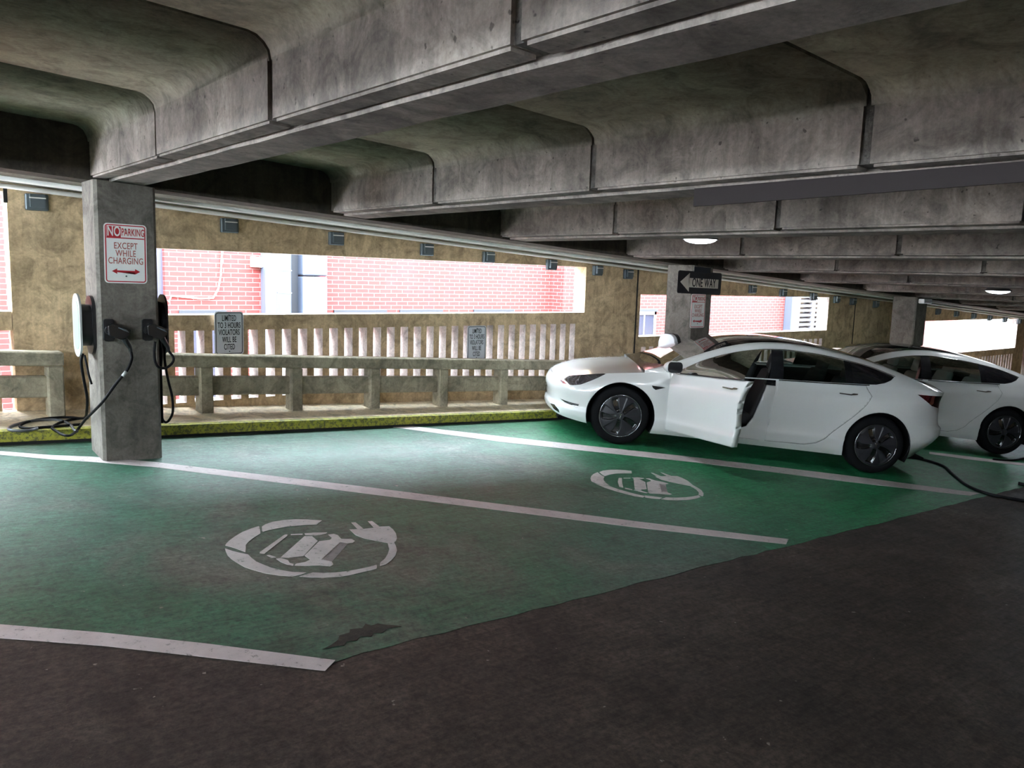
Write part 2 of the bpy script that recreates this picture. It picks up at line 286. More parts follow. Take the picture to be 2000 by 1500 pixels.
# chipped bare patch in the green paint
M['bare'] = concrete('bare_chipped_floor', (.07,.06,.045), (.02,.018,.012), pits=1, bump=.8, big=8)
cp = [(1.585,3.185),(1.64,3.205),(1.69,3.235),(1.715,3.27),(1.77,3.275),(1.79,3.305),(1.85,3.29),(1.885,3.325),(1.90,3.295),(1.945,3.30),(1.925,3.268),(1.985,3.262),(2.03,3.225),(1.955,3.232),(1.91,3.205),(1.87,3.222),(1.845,3.195),(1.80,3.222),(1.765,3.19),(1.72,3.205),(1.69,3.175),(1.65,3.185)]
tag(slab_poly('paint_chip', cp, M['bare'], .0045), 'dark chipped hollow in the green paint near the nearest white line end', 'paint chip')
tag(slab_poly('parking_line', LINE_A, M['line'], .0045), 'long white parking line starting at the column foot with chargers', 'parking line')
tag(slab_poly('parking_line', LINE_B, M['line'], .0045), 'white parking line running beside the wheels of the open-door white car', 'parking line')
tag(slab_poly('parking_line', [(-1.2,5.42)] + LINE_C + [(-1.2,5.26)], M['line'], .0045), 'nearest worn white parking line at the lower left, between green and grey floor', 'parking line')
tag(slab_poly('parking_line', LINE_D[:2] + [[12.50,3.20],[12.38,3.16]] + LINE_D[4:], M['line'], .0045), 'thin white parking line by the rear wheel of the farther white car', 'parking line')
def symbol(polys, label):
    bm = bmesh.new()
    for p in polys: slab_poly('', p, None, .0045, bm=bm)
    bmesh.ops.triangulate(bm, faces=[f for f in bm.faces if len(f.verts) > 4])
    return tag(link('charging_symbol', bm, M['symbol']), label, 'floor marking')
symbol(SYM1, 'large worn white symbol of a car inside a plug ring, painted in the nearest bay')
symbol(SYM2, 'white car and plug ring symbol painted in the bay before the open-door car')

# kerb ---------------------------------------------------------------------
KH = .105
bm = bmesh.new(); sbox(bm, X0, X1, 7.21, 7.9, 0, KH, B); sbox(bm, X0, X1, 7.13, 7.21, 0, KH, B, 1)
sbox(bm, X0, X1, 7.115, 7.131, 0, .022, B, 2)
o = struct(link('trim_1', bm, [M['ledge'], M['yellow'], M['dark']]))
# facade wall panels -------------------------------------------------------
YW, TW = 7.85, .22
def panel(name, xa, xb, op, zt, dz, slots, zs0=.53, ztop=3.3, zbot=-3.0, par=1.37, slt=1.22):
    """xa..xb panel, op=(x0,x1) opening; dz = level shift of the panel"""
    bm = bmesh.new(); y0, y1 = YW, YW+TW
    def ztp(x): return 2.5 - A*x + .02
    o0, o1 = op
    if o0 > xa: box(bm, xa+.008, o0, y0, y1, zbot, ztop)
    if o1 < xb: box(bm, o1, xb-.008, y0, y1, zbot, ztop)
    box(bm, o0, o1, y0, y1, zt+dz, ztop)
    box(bm, o0, o1, y0, y1, slt+dz, par+dz)
    box(bm, o0, o1, y0, y1, zbot, zs0+dz)
    xs, n, per, wd = slots; x = o0
    for k in range(n):
        s = xs + per*k
        if s - x > .004: box(bm, x, s, y0, y1, zs0+dz, slt+dz)
        x = s + wd
    if o1 - x > .004: box(bm, x, o1, y0, y1, zs0+dz, slt+dz)
    bmesh.ops.recalc_face_normals(bm, faces=bm.faces[:])
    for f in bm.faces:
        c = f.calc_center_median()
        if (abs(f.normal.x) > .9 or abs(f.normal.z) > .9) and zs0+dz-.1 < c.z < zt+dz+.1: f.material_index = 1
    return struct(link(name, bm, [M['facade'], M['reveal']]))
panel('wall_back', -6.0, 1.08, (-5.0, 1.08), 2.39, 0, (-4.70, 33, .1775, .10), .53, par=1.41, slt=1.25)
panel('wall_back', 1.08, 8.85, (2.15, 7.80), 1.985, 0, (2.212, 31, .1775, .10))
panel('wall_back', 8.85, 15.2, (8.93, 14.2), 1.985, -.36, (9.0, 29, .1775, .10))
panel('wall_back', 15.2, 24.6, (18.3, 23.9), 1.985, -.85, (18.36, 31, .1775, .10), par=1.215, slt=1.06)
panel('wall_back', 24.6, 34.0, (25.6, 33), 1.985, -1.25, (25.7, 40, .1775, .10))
bm = bmesh.new()
for x in (1.08, 8.85, 15.2): box(bm, x-.014, x+.014, YW-.004, YW+.02, 2.30 if x < 2 else -1, 2.4-A*x+.1)
struct(link('trim_2', bm, M['dark']))
# open gate post at far end
# perimeter edge beam + ledge soffit
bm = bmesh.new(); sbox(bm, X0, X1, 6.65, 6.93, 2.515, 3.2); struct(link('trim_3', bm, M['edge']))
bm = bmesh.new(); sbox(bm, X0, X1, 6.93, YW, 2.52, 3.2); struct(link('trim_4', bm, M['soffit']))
# ceiling slab with fillets and joints -------------------------------------
BX = [1.45 + 1.935*k for k in range(-6, 17)]; BW = .34
JY = [1.765 + 1.628*k for k in range(-8, 4)]; JY[-1] = 6.66
seg = [(-12.0, JY[0])] + list(zip(JY, JY[1:]))
bm = bmesh.new()
for k in range(len(BX)-1):
    xa, xb = BX[k]+BW-.023, BX[k+1]-.001; rr = .10
    prof = [(xa, 2.787)] + [(xa+rr-rr*math.cos(t), 2.787+rr*math.sin(t)) for t in (PI/8, PI/4, 3*PI/8, PI/2)] \
         + [(xa+(xb-xa)*q, 2.887) for q in (.3,.5,.7)] + [(xb-rr+rr*math.cos(t), 2.787+rr*math.sin(t)) for t in (PI/2, 3*PI/8, PI/4, PI/8)] + [(xb, 2.787)]
    for j, (ya, yb) in enumerate(seg):
        dz = random.uniform(-.012, .012)
        ya2, yb2 = ya+.011, yb-.011
        rows = [[bm.verts.new((x, y, z-A*x+(dz if z > 2.84 else 0))) for x, z in prof] for y in (ya2, yb2)]
        up = [[bm.verts.new((x, y, 3.1-A*x)) for x, z in prof] for y in (ya2, yb2)]
        for i in range(len(prof)-1):
            f = bm.faces.new((rows[0][i], rows[1][i], rows[1][i+1], rows[0][i+1])); f.smooth = True
            bm.faces.new((rows[0][i], rows[0][i+1], up[0][i+1], up[0][i])); bm.faces.new((rows[1][i+1], rows[1][i], up[1][i], up[1][i+1]))
sbox(bm, X0, X1, Y0, 6.9, 3.08, 3.35, 0, 1)
o = link('ceiling', bm, [M['slab'], M['dark']]); struct(o)
# beams ---------------------------------------------------------------------
names = {6:'nearest ceiling beam, ending above the column with the red sign and chargers', 7:'second ceiling beam from the sign column, crossing the picture behind the nearest one',
 8:'third ceiling beam, partly behind the long dark steel plate', 9:'fourth ceiling beam, just behind the round lamp', 10:'fifth ceiling beam, above the one way sign',
 11:'sixth ceiling beam, beyond the one way sign column', 12:'seventh ceiling beam, thin in the distance behind the sixth', 13:'eighth ceiling beam, in the distance before the farther lamp'}
for k, x in enumerate(BX):
    bm = bmesh.new()
    if k < 6 and k not in (5,4): continue
    for (ya, yb) in seg:
        sub = bmesh.new(); e = random.uniform(-.006, .006)
        sbox(sub, x+e, x+.115, ya+.024, yb-.024, 2.535, 3.05)
        sbox(sub, x+BW-.085, x+BW-.02+e, ya+.022, yb-.022, 2.535, 3.05)
        bmesh.ops.bevel(sub, geom=[q for q in sub.edges if all(v.co.z+A*v.co.x < 2.6 for v in q.verts)], offset=.012, segments=2, affect='EDGES')
        me = bpy.data.meshes.new('t'); sub.to_mesh(me); sub.free(); bm.from_mesh(me); bpy.data.meshes.remove(me)
    b = link('ceiling_beam', bm, M['beam'])
    lab = names.get(k, 'far ceiling beam beyond the farther lamp' if k > 6 else 'ceiling beam at the upper left, left of the sign column')
    tag(b, lab, 'beam', 'ceiling beams' )
    bm = bmesh.new(); sbox(bm, x+.014, x+BW-.04, Y0, 6.66, 2.548, 3.04); link('grout_joint', bm, M['agg'], b)
    bm = bmesh.new(); n = 60
    ys = [Y0+(6.64-Y0)*i/n for i in range(n+1)]
    for ya, yb in zip(ys, ys[1:]): sbox(bm, x+.127, x+BW, ya, yb, 2.520, 2.57)
    bmesh.ops.remove_doubles(bm, verts=bm.verts[:], dist=.0005)
    bmesh.ops.delete(bm, geom=[f for f in bm.faces if abs(f.normal.y) > .9 and Y0+.1 < f.calc_center_median().y < 6.6], context='FACES')
    for v in bm.verts:
        if abs(v.co.x-(x+BW)) < .01 or abs(v.co.x-(x+.13)) < .01: v.co.x += random.uniform(-.008, .008)
    link('soffit_strip', bm, M['strip'], b)
# other room sides
bm = bmesh.new(); sbox(bm, X0, X1, Y0-.3, Y0, -.8, 3.3, 0); struct(link('wall_front', bm, M['facade']))
bm = bmesh.new(); sbox(bm, X1, X1+.3, Y0, 8.07, -1, 3.3, 0); struct(link('wall_right', bm, M['facade']))
bm = bmesh.new(); sbox(bm, X0-.25, X0, Y0, 8.07, -1, 1.95, 0); struct(link('wall_left', bm, M['facade']))  # unseen end wall, its height set to hold back daylight from the left
# columns -------------------------------------------------------------------
def column(x0, x1, y0, y1, label):
    bm = bmesh.new(); f = hexa(bm, [(x0,y0,g(x0,y0)-.02),(x1,y0,g(x1,y0)-.02),(x1,y1,g(x1,y1)-.02),(x0,y1,g(x0,y1)-.02),
        (x0,y0,2.512-A*x0),(x1,y0,2.512-A*x1),(x1,y1,2.512-A*x1),(x0,y1,2.512-A*x0)])
    ed = [e for e in bm.edges if abs(e.verts[0].co.z-e.verts[1].co.z) > 1]
    bmesh.ops.bevel(bm, geom=ed, offset=.022, segments=1, affect='EDGES')
    return tag(link('concrete_column', bm, M['column']), label, 'column')
CY = 6.49
column(1.44, 1.865, CY, 6.88, 'square concrete column with a red no parking sign and two charger cables')
column(8.36, 8.79, CY, 6.92, 'square concrete column behind the white car, carrying the one way sign')
column(14.75, 15.2, CY, 6.92, 'distant concrete column behind the roof of the farther white car')
column(21.6, 22.05, CY, 6.92, 'farthest concrete column at the right edge of the frame')
# guard rails ---------------------------------------------------------------
def guard_rail(xa, xb, posts, label, y=7.56, th=.15):
    r = empty('guard_rail', (xa, y, g(xa, y)+KH)); tag(r, label, 'railing')
    inv = Vector(r.location)
    def part(nm, boxes):
        bm = bmesh.new()
        for b_ in boxes: sbox(bm, *b_)
        for v in bm.verts: v.co.z += B*7.56
        bevel(bm, .012, 1)
        for v in bm.verts: v.co -= inv
        o = link(nm, bm, M['rail'], r); return o
    h = KH
    part('top_rail', [(xa, xb, y-.02, y+th, h+.435, h+.555)])
    part('lower_rail', [(xa, xb, y+.03, y+th-.02, h+.165, h+.345)])
    for p in posts: part('post', [(p-.062, p+.062, y-.015, y+th-.01, h-.01, h+.436)])
guard_rail(-5.0, 1.40, [1.335, .45, -.45, -1.35, -2.25], 'low concrete guard rail at the left edge, ending before the sign column')
guard_rail(1.75, 14.6, [1.85] + [2.58+.9*k for k in range(13)], 'long low concrete guard rail on the ledge between the sign column and the white car')
# conduits ------------------------------------------------------------------
def conduit(y, z, r, label, mat='white_metal'):
    bm = bmesh.new(); tube(bm, [(X0, y, z-A*X0), (X1, y, z-A*X1)], r, 10)
    tag(link('conduit', bm, M[mat]), label, 'pipe')
conduit(6.97, 2.475, .019, 'white conduit pipe running along under the edge beam, nearest of the three')
conduit(7.25, 2.495, .012, 'thin white conduit pipe, middle of the three under the ledge soffit')
conduit(7.79, 2.490, .02, 'white conduit pipe along the top of the tan wall, farthest of the three')
# steel connection boxes on the wall ---------------------------------------
wh = ['left of the sign column', 'first to the right of the sign column', 'second to the right of the sign column', 'third to the right of the sign column',
 'above the second limited parking sign', 'above the right end of the long opening', 'just left of the first dark wall joint', 'on the first dark wall joint',
 'first to the right of the one way sign', 'second to the right of the one way sign', 'above the louvred vent', 'right of the second opening', 'on the second dark wall joint', 'right of the second dark wall joint']
bx0 = None
for x, s in zip([1.30,2.92,4.055,5.2,6.1,7.14,8.0,8.62,11.68,12.6,13.6,14.43,15.05,15.98], wh):
    if bx0 is None:
        bm = bmesh.new(); box(bm, -.085, .085, -.03, .02, -.075, .06); bevel(bm, .008, 1); box(bm, -.055, .055, -.06, -.02, -.05, .055)
        o = bx0 = link('connection_box', bm, M['grey_metal'])
        bm = bmesh.new(); box(bm, -.06, .06, -.064, -.058, .02, .03); link('cover_seam', bm, M['white_metal'], o)
    else:
        o = bx0.copy(); S.collection.objects.link(o); c = bx0.children[0].copy(); S.collection.objects.link(c); c.parent = o
    o.location = (x, YW-.012, 2.40-A*x)
    tag(o, 'grey steel box under the conduits, ' + s, 'box', 'connection boxes')
for i, x in enumerate([18.9, 19.9, 20.9, 21.9, 22.9, 23.9]):
    o = bx0.copy(); S.collection.objects.link(o); o.location = (x, YW-.012, 2.405-A*x); tag(o, 'small dark connection box above the far opening behind the farther white car', 'box', 'far connection boxes')
# dark plate on beam
bm = bmesh.new(); hexa(bm, [(3.40,-1.5,2.285),(3.415,-1.5,2.285),(3.415,2.665,2.221),(3.40,2.665,2.221),(3.40,-1.5,2.334),(3.415,-1.5,2.334),(3.415,2.665,2.312),(3.40,2.665,2.312)])
tag(link('steel_plate', bm, M['darkbar']), 'long dark steel plate fixed under the second ceiling beam at the right', 'plate')
# lamps ----------------------------------------------------------------------
em, nt, b_ = newmat('led_diffuser'); b_.inputs['Emission Color'].default_value = (.86,.92,1,1); b_.inputs['Emission Strength'].default_value = 14; b_.inputs['Base Color'].default_value = (.8,.8,.8,1)
M['lamp_shell'] = simple('lamp_housing', (.12,.12,.13), .4, .4)
def lathe(bm, prof, seg=40, mi=0, c=(0,0,0)):
    rings = []
    for r, z in prof:
        rings.append([bm.verts.new((c[0]+r*math.cos(2*PI*k/seg), c[1]+r*math.sin(2*PI*k/seg), c[2]+z)) for k in range(seg)] if r > 1e-5 else [bm.verts.new((c[0],c[1],c[2]+z))])
    for a, b in zip(rings, rings[1:]):
        for k in range(seg):
            q = [a[k%len(a)], a[(k+1)%seg if len(a) > 1 else 0], b[(k+1)%seg if len(b) > 1 else 0], b[k%len(b)]]
            q = list(dict.fromkeys(q))
            if len(q) > 2: f = bm.faces.new(q); f.material_index = mi; f.smooth = True
def lamp(x, y, label, z=None, power=LAMP_W):
    z = z if z is not None else 2.575 - A*x
    r = empty('ceiling_lamp', (x, y, z)); tag(r, label, 'lamp', 'round ceiling lamps')
    bm = bmesh.new(); lathe(bm, [(.165,0),(.168,.012),(.15,.02),(.13,.055),(.10,.07),(.03,.075),(.03,.36),(0,.36)]); link('housing', bm, M['lamp_shell'], r)
    bm = bmesh.new(); lathe(bm, [(.155,.004),(.14,-.012),(.10,-.028),(.05,-.036),(0,-.038)]); link('diffuser', bm, em, r)
    l = bpy.data.lights.new('led_light', 'AREA'); l.shape = 'DISK'; l.size = .28; l.energy = power; l.color = (.88,.94,1)
    lo = bpy.data.objects.new('led_light', l); S.collection.objects.link(lo); lo.parent = r; lo.location = (0,0,-.05)
lamp(6.35, 4.87, 'round lit ceiling lamp hanging left of the fourth beam, above the open-door car', 2.235)
lamp(12.5, 4.4, 'smaller distant round lit ceiling lamp near the right edge of the frame', 1.84)
lamp(.2, 4.6, 'round lit ceiling lamp outside the frame to the left')
# edge-lit battery on far column
bm = bmesh.new(); box(bm, 14.78, 15.12, CY-.12, CY-.01, 1.575, 1.66); bevel(bm, .02, 2)
tag(link('emergency_light', bm, M['white_plastic']), 'white lozenge shaped light fitting at the top of the distant column', 'light fitting')

# ================================================================ OUTSIDE
bm = bmesh.new(); box(bm, -12, 44, 8.1, 40, -3.2, -3.0); struct(link('ground_outside', bm, M['asphalt']))
YB = 12.2
bb = empty('brick_building', (3.6, YB, -3)); tag(bb, 'red brick building across the alley, seen through the wall openings', 'building')
IN = Vector((-3.6, -YB, 3))
def bpart(nm, fill, mat, parent=bb, bev=0):
    bm = bmesh.new(); fill(bm)
    if bev: bevel(bm, bev, 1)
    for v in bm.verts: v.co += IN
    return link(nm, bm, mat, parent)
TOP = 4.5
bpart('brick_wall', lambda bm: (box(bm, 3.6, 31.2, YB, YB+.4, -3, TOP), box(bm, -6, 2.9, YB-.2, YB+.4, -3, TOP)), M['brick'])
bpart('brick_pilaster', lambda bm: box(bm, 11.15, 11.9, YB-.35, YB, -3, TOP), M['brick'])
bpart('recess_panel', lambda bm: box(bm, 2.9, 3.6, YB+.1, YB+.3, -3, TOP), M['lav'])
bpart('duct', lambda bm: (box(bm, 5.02, 5.44, YB-.22, YB, -3, TOP),), M['bluewhite'], bev=.02)
bpart('duct', lambda bm: (box(bm, 5.62, 6.04, YB-.25, YB, -3, 1.72), box(bm, 5.62, 6.04, YB-.25, YB, 1.735, TOP)), M['bluewhite'], bev=.02)
bpart('dark_gap_panel', lambda bm: box(bm, 5.44, 5.62, YB-.05, YB, -3, TOP), M['slate'])
bpart('duct_seam', lambda bm: [box(bm, 5.2, 5.44, YB-.226, YB-.218, z, z+.012) for z in (.4,.75,1.1,1.45,1.8,2.15)] + [box(bm, 5.2, 5.212, YB-.226, YB-.218, -1, 3)], M['whiteframe'])
bpart('wall_bracket', lambda bm: (box(bm, 4.86, 5.02, YB-.12, YB, 1.84, 2.0),), M['white_metal'], bev=.01)
def cable(bm): tube(bm, [Vector((x, YB-.02, z)) for x, z in [(4.42,2.6),(4.42,2.0),(4.40,1.7),(4.36,1.5),(4.28,1.36),(4.1,1.35),(3.9,1.37),(3.68,1.39),(3.64,1.3)]], .012, 8)
bpart('wall_cable', cable, M['white_metal'])
bpart('downspout', lambda bm: (box(bm, 12.02, 12.3, YB-.5, YB-.25, -3, TOP), box(bm, 11.8, 12.02, YB-.45, YB-.4, 1.28, 1.32)), M['bluewhite'], bev=.02)
bpart('downspout', lambda bm: (box(bm, 19.75, 20.1, YB-.25, YB, -3, TOP),), M['bluewhite'], bev=.02)
def bwin(x0, x1, z0, z1):
    f = bpart('window', lambda bm: (box(bm, x0, x0+.07, YB-.05, YB, z0, z1), box(bm, x1-.07, x1, YB-.05, YB, z0, z1), box(bm, x0, x1, YB-.05, YB, z1-.07, z1), box(bm, x0-.05, x1+.05, YB-.08, YB, z0-.06, z0), box(bm, x0, x1, YB-.045, YB, (z0+z1)/2-.03, (z0+z1)/2+.03), box(bm, (x0+x1)/2-.02, (x0+x1)/2+.02, YB-.045, YB, z0, z1)), M['whiteframe'])
    bpart('pane', lambda bm: box(bm, x0, x1, YB-.03, YB-.005, z0, z1), M['pane'], f)
    bpart('lintel', lambda bm: box(bm, x0-.08, x1+.08, YB-.03, YB, z1, z1+.06), M['slate'], f)
for x0, x1 in ((3.86,4.4),(6.35,7.2),(7.62,8.38),(9.25,10.08),(13.6,14.4),(15.6,16.4)): bwin(x0, x1, -.35, 1.12)
def louv(bm):
    for x0, x1 in ((20.25,20.95),(21.05,21.7)):
        for k in range(22):
            z = -.2+.13*k; hexa(bm, [(x0,YB-.14,z),(x1,YB-.14,z),(x1,YB-.02,z+.06),(x0,YB-.02,z+.06),(x0,YB-.14,z+.03),(x1,YB-.14,z+.03),(x1,YB-.02,z+.09),(x0,YB-.02,z+.09)])
    for x in (20.17, 20.95, 21.7): box(bm, x, x+.1, YB-.17, YB, -.4, 2.6)
lv = bpart('louvre_vent', louv, M['whiteframe'])
bpart('vent_backing', lambda bm: box(bm, 20.2, 21.75, YB-.02, YB-.005, -.4, 2.6), M['pane'], lv)
sd = empty('siding_building', (31.3, YB, -3)); tag(sd, 'white clapboard building beyond the brick one, seen through the far opening', 'building')
bm = bmesh.new()
for k in range(60):
    z = .1*k+1.6; hexa(bm, [(0,-.02,z),(6,-.02,z),(6,.2,z),(0,.2,z),(0,0,z+.1),(6,0,z+.1),(6,.2,z+.1),(0,.2,z+.1)])
box(bm, 0, 6, .02, .3, 0, 1.6); link('clapboard_wall', bm, M['siding'], sd)
# ================================================================ SIGNS
def text_mesh(name, s, size, mat, parent, loc, sx=.72, bold=.012, align='CENTER', depth=.0006):
    cu = bpy.data.curves.new('t', 'FONT'); cu.body = s; cu.size = size; cu.align_x = align; cu.align_y = 'CENTER'
    cu.extrude = depth; cu.offset = bold*size; cu.space_character = 1.06
    o = bpy.data.objects.new('t', cu); S.collection.objects.link(o)
    bpy.context.view_layer.update()
    me = bpy.data.meshes.new_from_object(o.evaluated_get(bpy.context.evaluated_depsgraph_get()))
    bpy.data.objects.remove(o); bpy.data.curves.remove(cu)
    # text plane XY -> sign plane XZ facing -Y
    for v in me.vertices: v.co = Vector((v.co.x*sx+loc[0], -v.co.z+loc[1], v.co.y+loc[2]))
    me.materials.clear(); me.materials.append(mat)
    t = bpy.data.objects.new(name, me); S.collection.objects.link(t); t.parent = parent; return t
def plate(name, w, h, r, mat, parent=None, y=0, t=.003, x=0, z=0):
    bm = bmesh.new(); prism(bm, rrect(w, h, r), lambda a, b: (a+x, y, b+z), lambda a, b: (a+x, y+t, b+z)); return link(name, bm, mat, parent)
def ring(name, w, h, r, t, mat, parent, y):
    bm = bmesh.new(); a = rrect(w, h, r); b = rrect(w-2*t, h-2*t, max(r-t, .002)); n = len(a)
    va = [bm.verts.new((p[0], y, p[1])) for p in a]; vb = [bm.verts.new((p[0], y, p[1])) for p in b]
    va2 = [bm.verts.new((p[0], y+.001, p[1])) for p in a]; vb2 = [bm.verts.new((p[0], y+.001, p[1])) for p in b]
    for i in range(n):
        j = (i+1) % n; bm.faces.new((va[i], va[j], vb[j], vb[i])); bm.faces.new((va[i], va2[i], va2[j], va[j])); bm.faces.new((vb[j], vb2[j], vb2[i], vb[i]))
    return link(name, bm, mat, parent)
def poly_part(name, pts, y, mat, parent, t=.001):
    bm = bmesh.new(); prism(bm, pts, lambda a, b: (a, y, b), lambda a, b: (a, y+t, b))
    bmesh.ops.triangulate(bm, faces=[f for f in bm.faces if len(f.verts) > 4]); return link(name, bm, mat, parent)
def bolt(p, x, z, y):
    bm = bmesh.new(); lathe(bm, [(.006,0),(.006,.004),(.0,.006)], 10)
    bmesh.ops.rotate(bm, verts=bm.verts[:], matrix=Matrix.Rotation(PI/2, 3, 'X'), cent=(0,0,0))
    for v in bm.verts: v.co += Vector((x, y, z))
    return link('bolt', bm, M['grey_metal'], p)
def no_parking(loc, label, ry=0):
    r = empty('no_parking_sign', loc); r.rotation_euler = (0, ry, 0); tag(r, label, 'sign')
    W, H = .295, .435
    plate('plate', W, H, .025, M['sign_white'], r)
    ring('red_border', W-.016, H-.016, .02, .008, M['sign_red'], r, -.001)
    poly_part('red_panel', [(-.128,.118),(-.032,.118),(-.032,.196),(-.128,.196)], -.0012, M['sign_red'], r)
    poly_part('red_divider', [(-.13,.110),(.13,.110),(.13,.118),(-.13,.118)], -.0012, M['sign_red'], r)
    text_mesh('lettering', 'NO', .098, M['sign_white'], r, (-.080,-.0025,.157), .57, .018)
    text_mesh('lettering', 'PARKING', .076, M['sign_red'], r, (.052,-.0015,.155), .485, .01)
    for s, z in (('EXCEPT',.055),('WHILE',.0),('CHARGING',-.055)):
        text_mesh('lettering', s, .066, M['sign_rust'], r, (0,-.0015,z), .68, .006)
    poly_part('double_arrow', [(-.098,-.130),(-.062,-.150),(-.062,-.136),(.062,-.136),(.062,-.150),(.098,-.130),(.062,-.110),(.062,-.124),(-.062,-.124),(-.062,-.110)], -.0012, M['sign_red'], r)
    bolt(r, .0, .178, -.001); bolt(r, 0, -.165, -.001); return r
no_parking((1.64, CY-.006, 1.908), 'white and red no parking except while charging sign on the nearest column', math.radians(.6))
no_parking((8.50, CY-.006, 1.462), 'no parking except while charging sign below the black one way sign')
def limited(loc, label):
    r = empty('time_limit_sign', loc); tag(r, label, 'sign')
    plate('plate', .285, .425, .03, M['sign_grey'], r)
    ring('black_border', .265, .405, .026, .007, M['sign_black'], r, -.001)
    for s, z in (('LIMITED',.145),('TO 3 HOURS',.076),('VIOLATORS',.007),('WILL BE',-.064),('CITED',-.135)):
        text_mesh('lettering', s, .078, M['sign_black'], r, (0,-.0015,z), .475, .012)
    bolt(r, 0, .178, -.001); bolt(r, 0, -.178, -.001)
    bm = bmesh.new(); box(bm, -.04, .04, .004, .03, -.27, .2); link('mounting_bracket', bm, M['grey_metal'], r)
    return r
limited((2.895, YW-.04, 1.192), 'silver limited to 3 hours sign on the slotted wall near the sign column')
limited((5.935, YW-.04, 1.008), 'silver limited to 3 hours sign on the slotted wall nearer the white car')
r = empty('one_way_sign', (8.50, CY-.01, 1.822)); r.rotation_euler = (0, math.radians(1.0), 0); tag(r, 'black one way sign with an arrow pointing left, on the column above the car', 'sign')
plate('plate', .90, .285, .03, M['sign_black'], r)
poly_part('arrow', [(-.40,0),(-.22,.118),(-.235,.055),(.385,.055),(.385,-.062),(-.235,-.062),(-.22,-.118)], -.0012, M['sign_tan'], r)
text_mesh('lettering', 'ONE WAY', .152, M['sign_black'], r, (.08,-.003,-.004), .66, .015)
bm = bmesh.new(); box(bm, -.14, .20, -.004, .0, .135, .20); link('mounting_strap', bm, M['slate'], r)

# ================================================================ CHARGERS
def charger(xf, sgn, label, yc=6.68, zc=1.385):
    """wall reel on a column side; xf face x, sgn = outward direction in x"""
    r = empty('wall_charger', (xf, yc, zc)); tag(r, label, 'charger')
    def disc(nm, pts_r, x0, x1, mat, h, wd, sub=0):
        bm = bmesh.new(); pl = rrect(wd, h, min(wd, h)*.46, 8)
        prism(bm, pl, lambda a, b: (sgn*x0, a, b), lambda a, b: (sgn*x1, a, b)); bevel_edges = None
        return link(nm, bm, mat, r)
    disc('back_plate', 0, .0, .022, M['black_plastic'], .44, .24)
    D = .095 if sgn < 0 else .075
    disc('drum', 0, .022, D, M['black_plastic'], .31, .20)
    disc('front_cover', 0, D, D+.014, M['label'] if sgn < 0 else M['black_plastic'], .47, .24)
    if sgn < 0: disc('green_label', 0, D+.014, D+.016, M['palegreen'], .36, .17)
    return r
charger(1.44, -1, 'wall charger with pale oval cover on the left side of the sign column', zc=1.37)
charger(1.865, 1, 'black wall charger wound with cable on the right side of the sign column', zc=1.37)
# cable wound on the right-hand charger
def cable_thing(pts, rad, label, mat='rubber', extra=None, n=8, name='charging_cable'):
    bm = bmesh.new(); c = catmull(pts, n); tube(bm, c, rad, 8)
    o = link(name, bm, M[mat]); tag(o, label, 'cable'); return o
bm = bmesh.new()
for k in range(4):
    y0 = 6.60; cx = 1.900 + .011*k
    pts = [Vector((cx + .003*math.sin(3*t), 6.68+(.115+.004*k)*math.cos(t), 1.37+(.175+.006*k)*math.sin(t)-.01*k)) for t in [2*PI*i/28 for i in range(29)]]
    tube(bm, pts, .011, 8)
for v in bm.verts: v.co -= Vector((1.865, 6.68, 1.37))
ch2 = [o for o in S.objects if o.name.startswith('wall_charger')][1]
link('wound_cable', bm, M['rubber'], ch2)
def holster(x, z, label, gun_dir, gl, dark_clip=True):
    r = empty('charging_holster', (x, CY, z)); tag(r, label, 'holster')
    bm = bmesh.new(); pl = rrect(.075, .165, .02)
    prism(bm, pl, lambda a, b: (a, -.022, b), lambda a, b: (a, 0, b)); link('back_plate', bm, M['black_plastic'], r)
    bm = bmesh.new(); pts = [(.033*math.cos(t), .033*math.sin(t)) for t in [2*PI*k/24 for k in range(24)]]
    prism(bm, pts, lambda a, b: (a, -.05, b), lambda a, b: (a, -.022, b)); link('socket', bm, M['black_plastic'], r)
    # connector gun
    h = empty('charging_connector', (x, CY-.06, z)); tag(h, gl, 'connector')
    bm = bmesh.new(); W_ = .036
    side = [(-.020,-.035),(-.025,.035),(.010,.052),(.075,.030),(.135,.004),(.128,-.012),(.108,-.030),(.098,-.062),(.070,-.070),(.03,-.055)]
    prism(bm, side, lambda a, b: (a, -W_, b), lambda a, b: (a, W_*.6, b)); bevel(bm, .008, 2); link('body', bm, M['gloss_black'], h)
    bm = bmesh.new()
    for k in range(3): tube(bm, [(.045+.012*k, -W_-.001, .022-.006*k), (.100+.008*k, -W_-.001, .004-.008*k)], .0025, 6)
    link('grip_ribs', bm, M['grey_metal'], h)
    bm = bmesh.new(); c = catmull([(.085,-.005,-.05),(.105,-.005,-.09),(.128,-.005,-.13),(.135,-.005,-.165)], 6)
    tube(bm, c, [.024-.012*k/(len(c)-1) for k in range(len(c))], 10); link('strain_relief', bm, M['black_plastic'], h)
    return h
M['gloss_black'] = simple('gloss_black', (.012,.012,.014), .22, 0, .3)
holster(1.505, 1.345, 'black connector holster plate at the left edge of the column front', 1, 'black charging connector hanging in the left holster of the column')
holster(1.775, 1.342, 'black connector holster plate at the right edge of the column front', 1, 'black charging connector hanging in the right holster of the column')
c1 = [(1.640,6.425,1.185)] + [tuple(p) for p in CAB1[1:]]
o = cable_thing(c1, .0105, 'cable from the left connector sweeping down across the column to the kerb')
bm = bmesh.new(); tube(bm, [Vector(CAB1[3])+Vector((.012,0,.012)), Vector(CAB1[3])+Vector((-.016,0,-.022))], .0135, 10); link('white_tag', bm, M['label'], o)
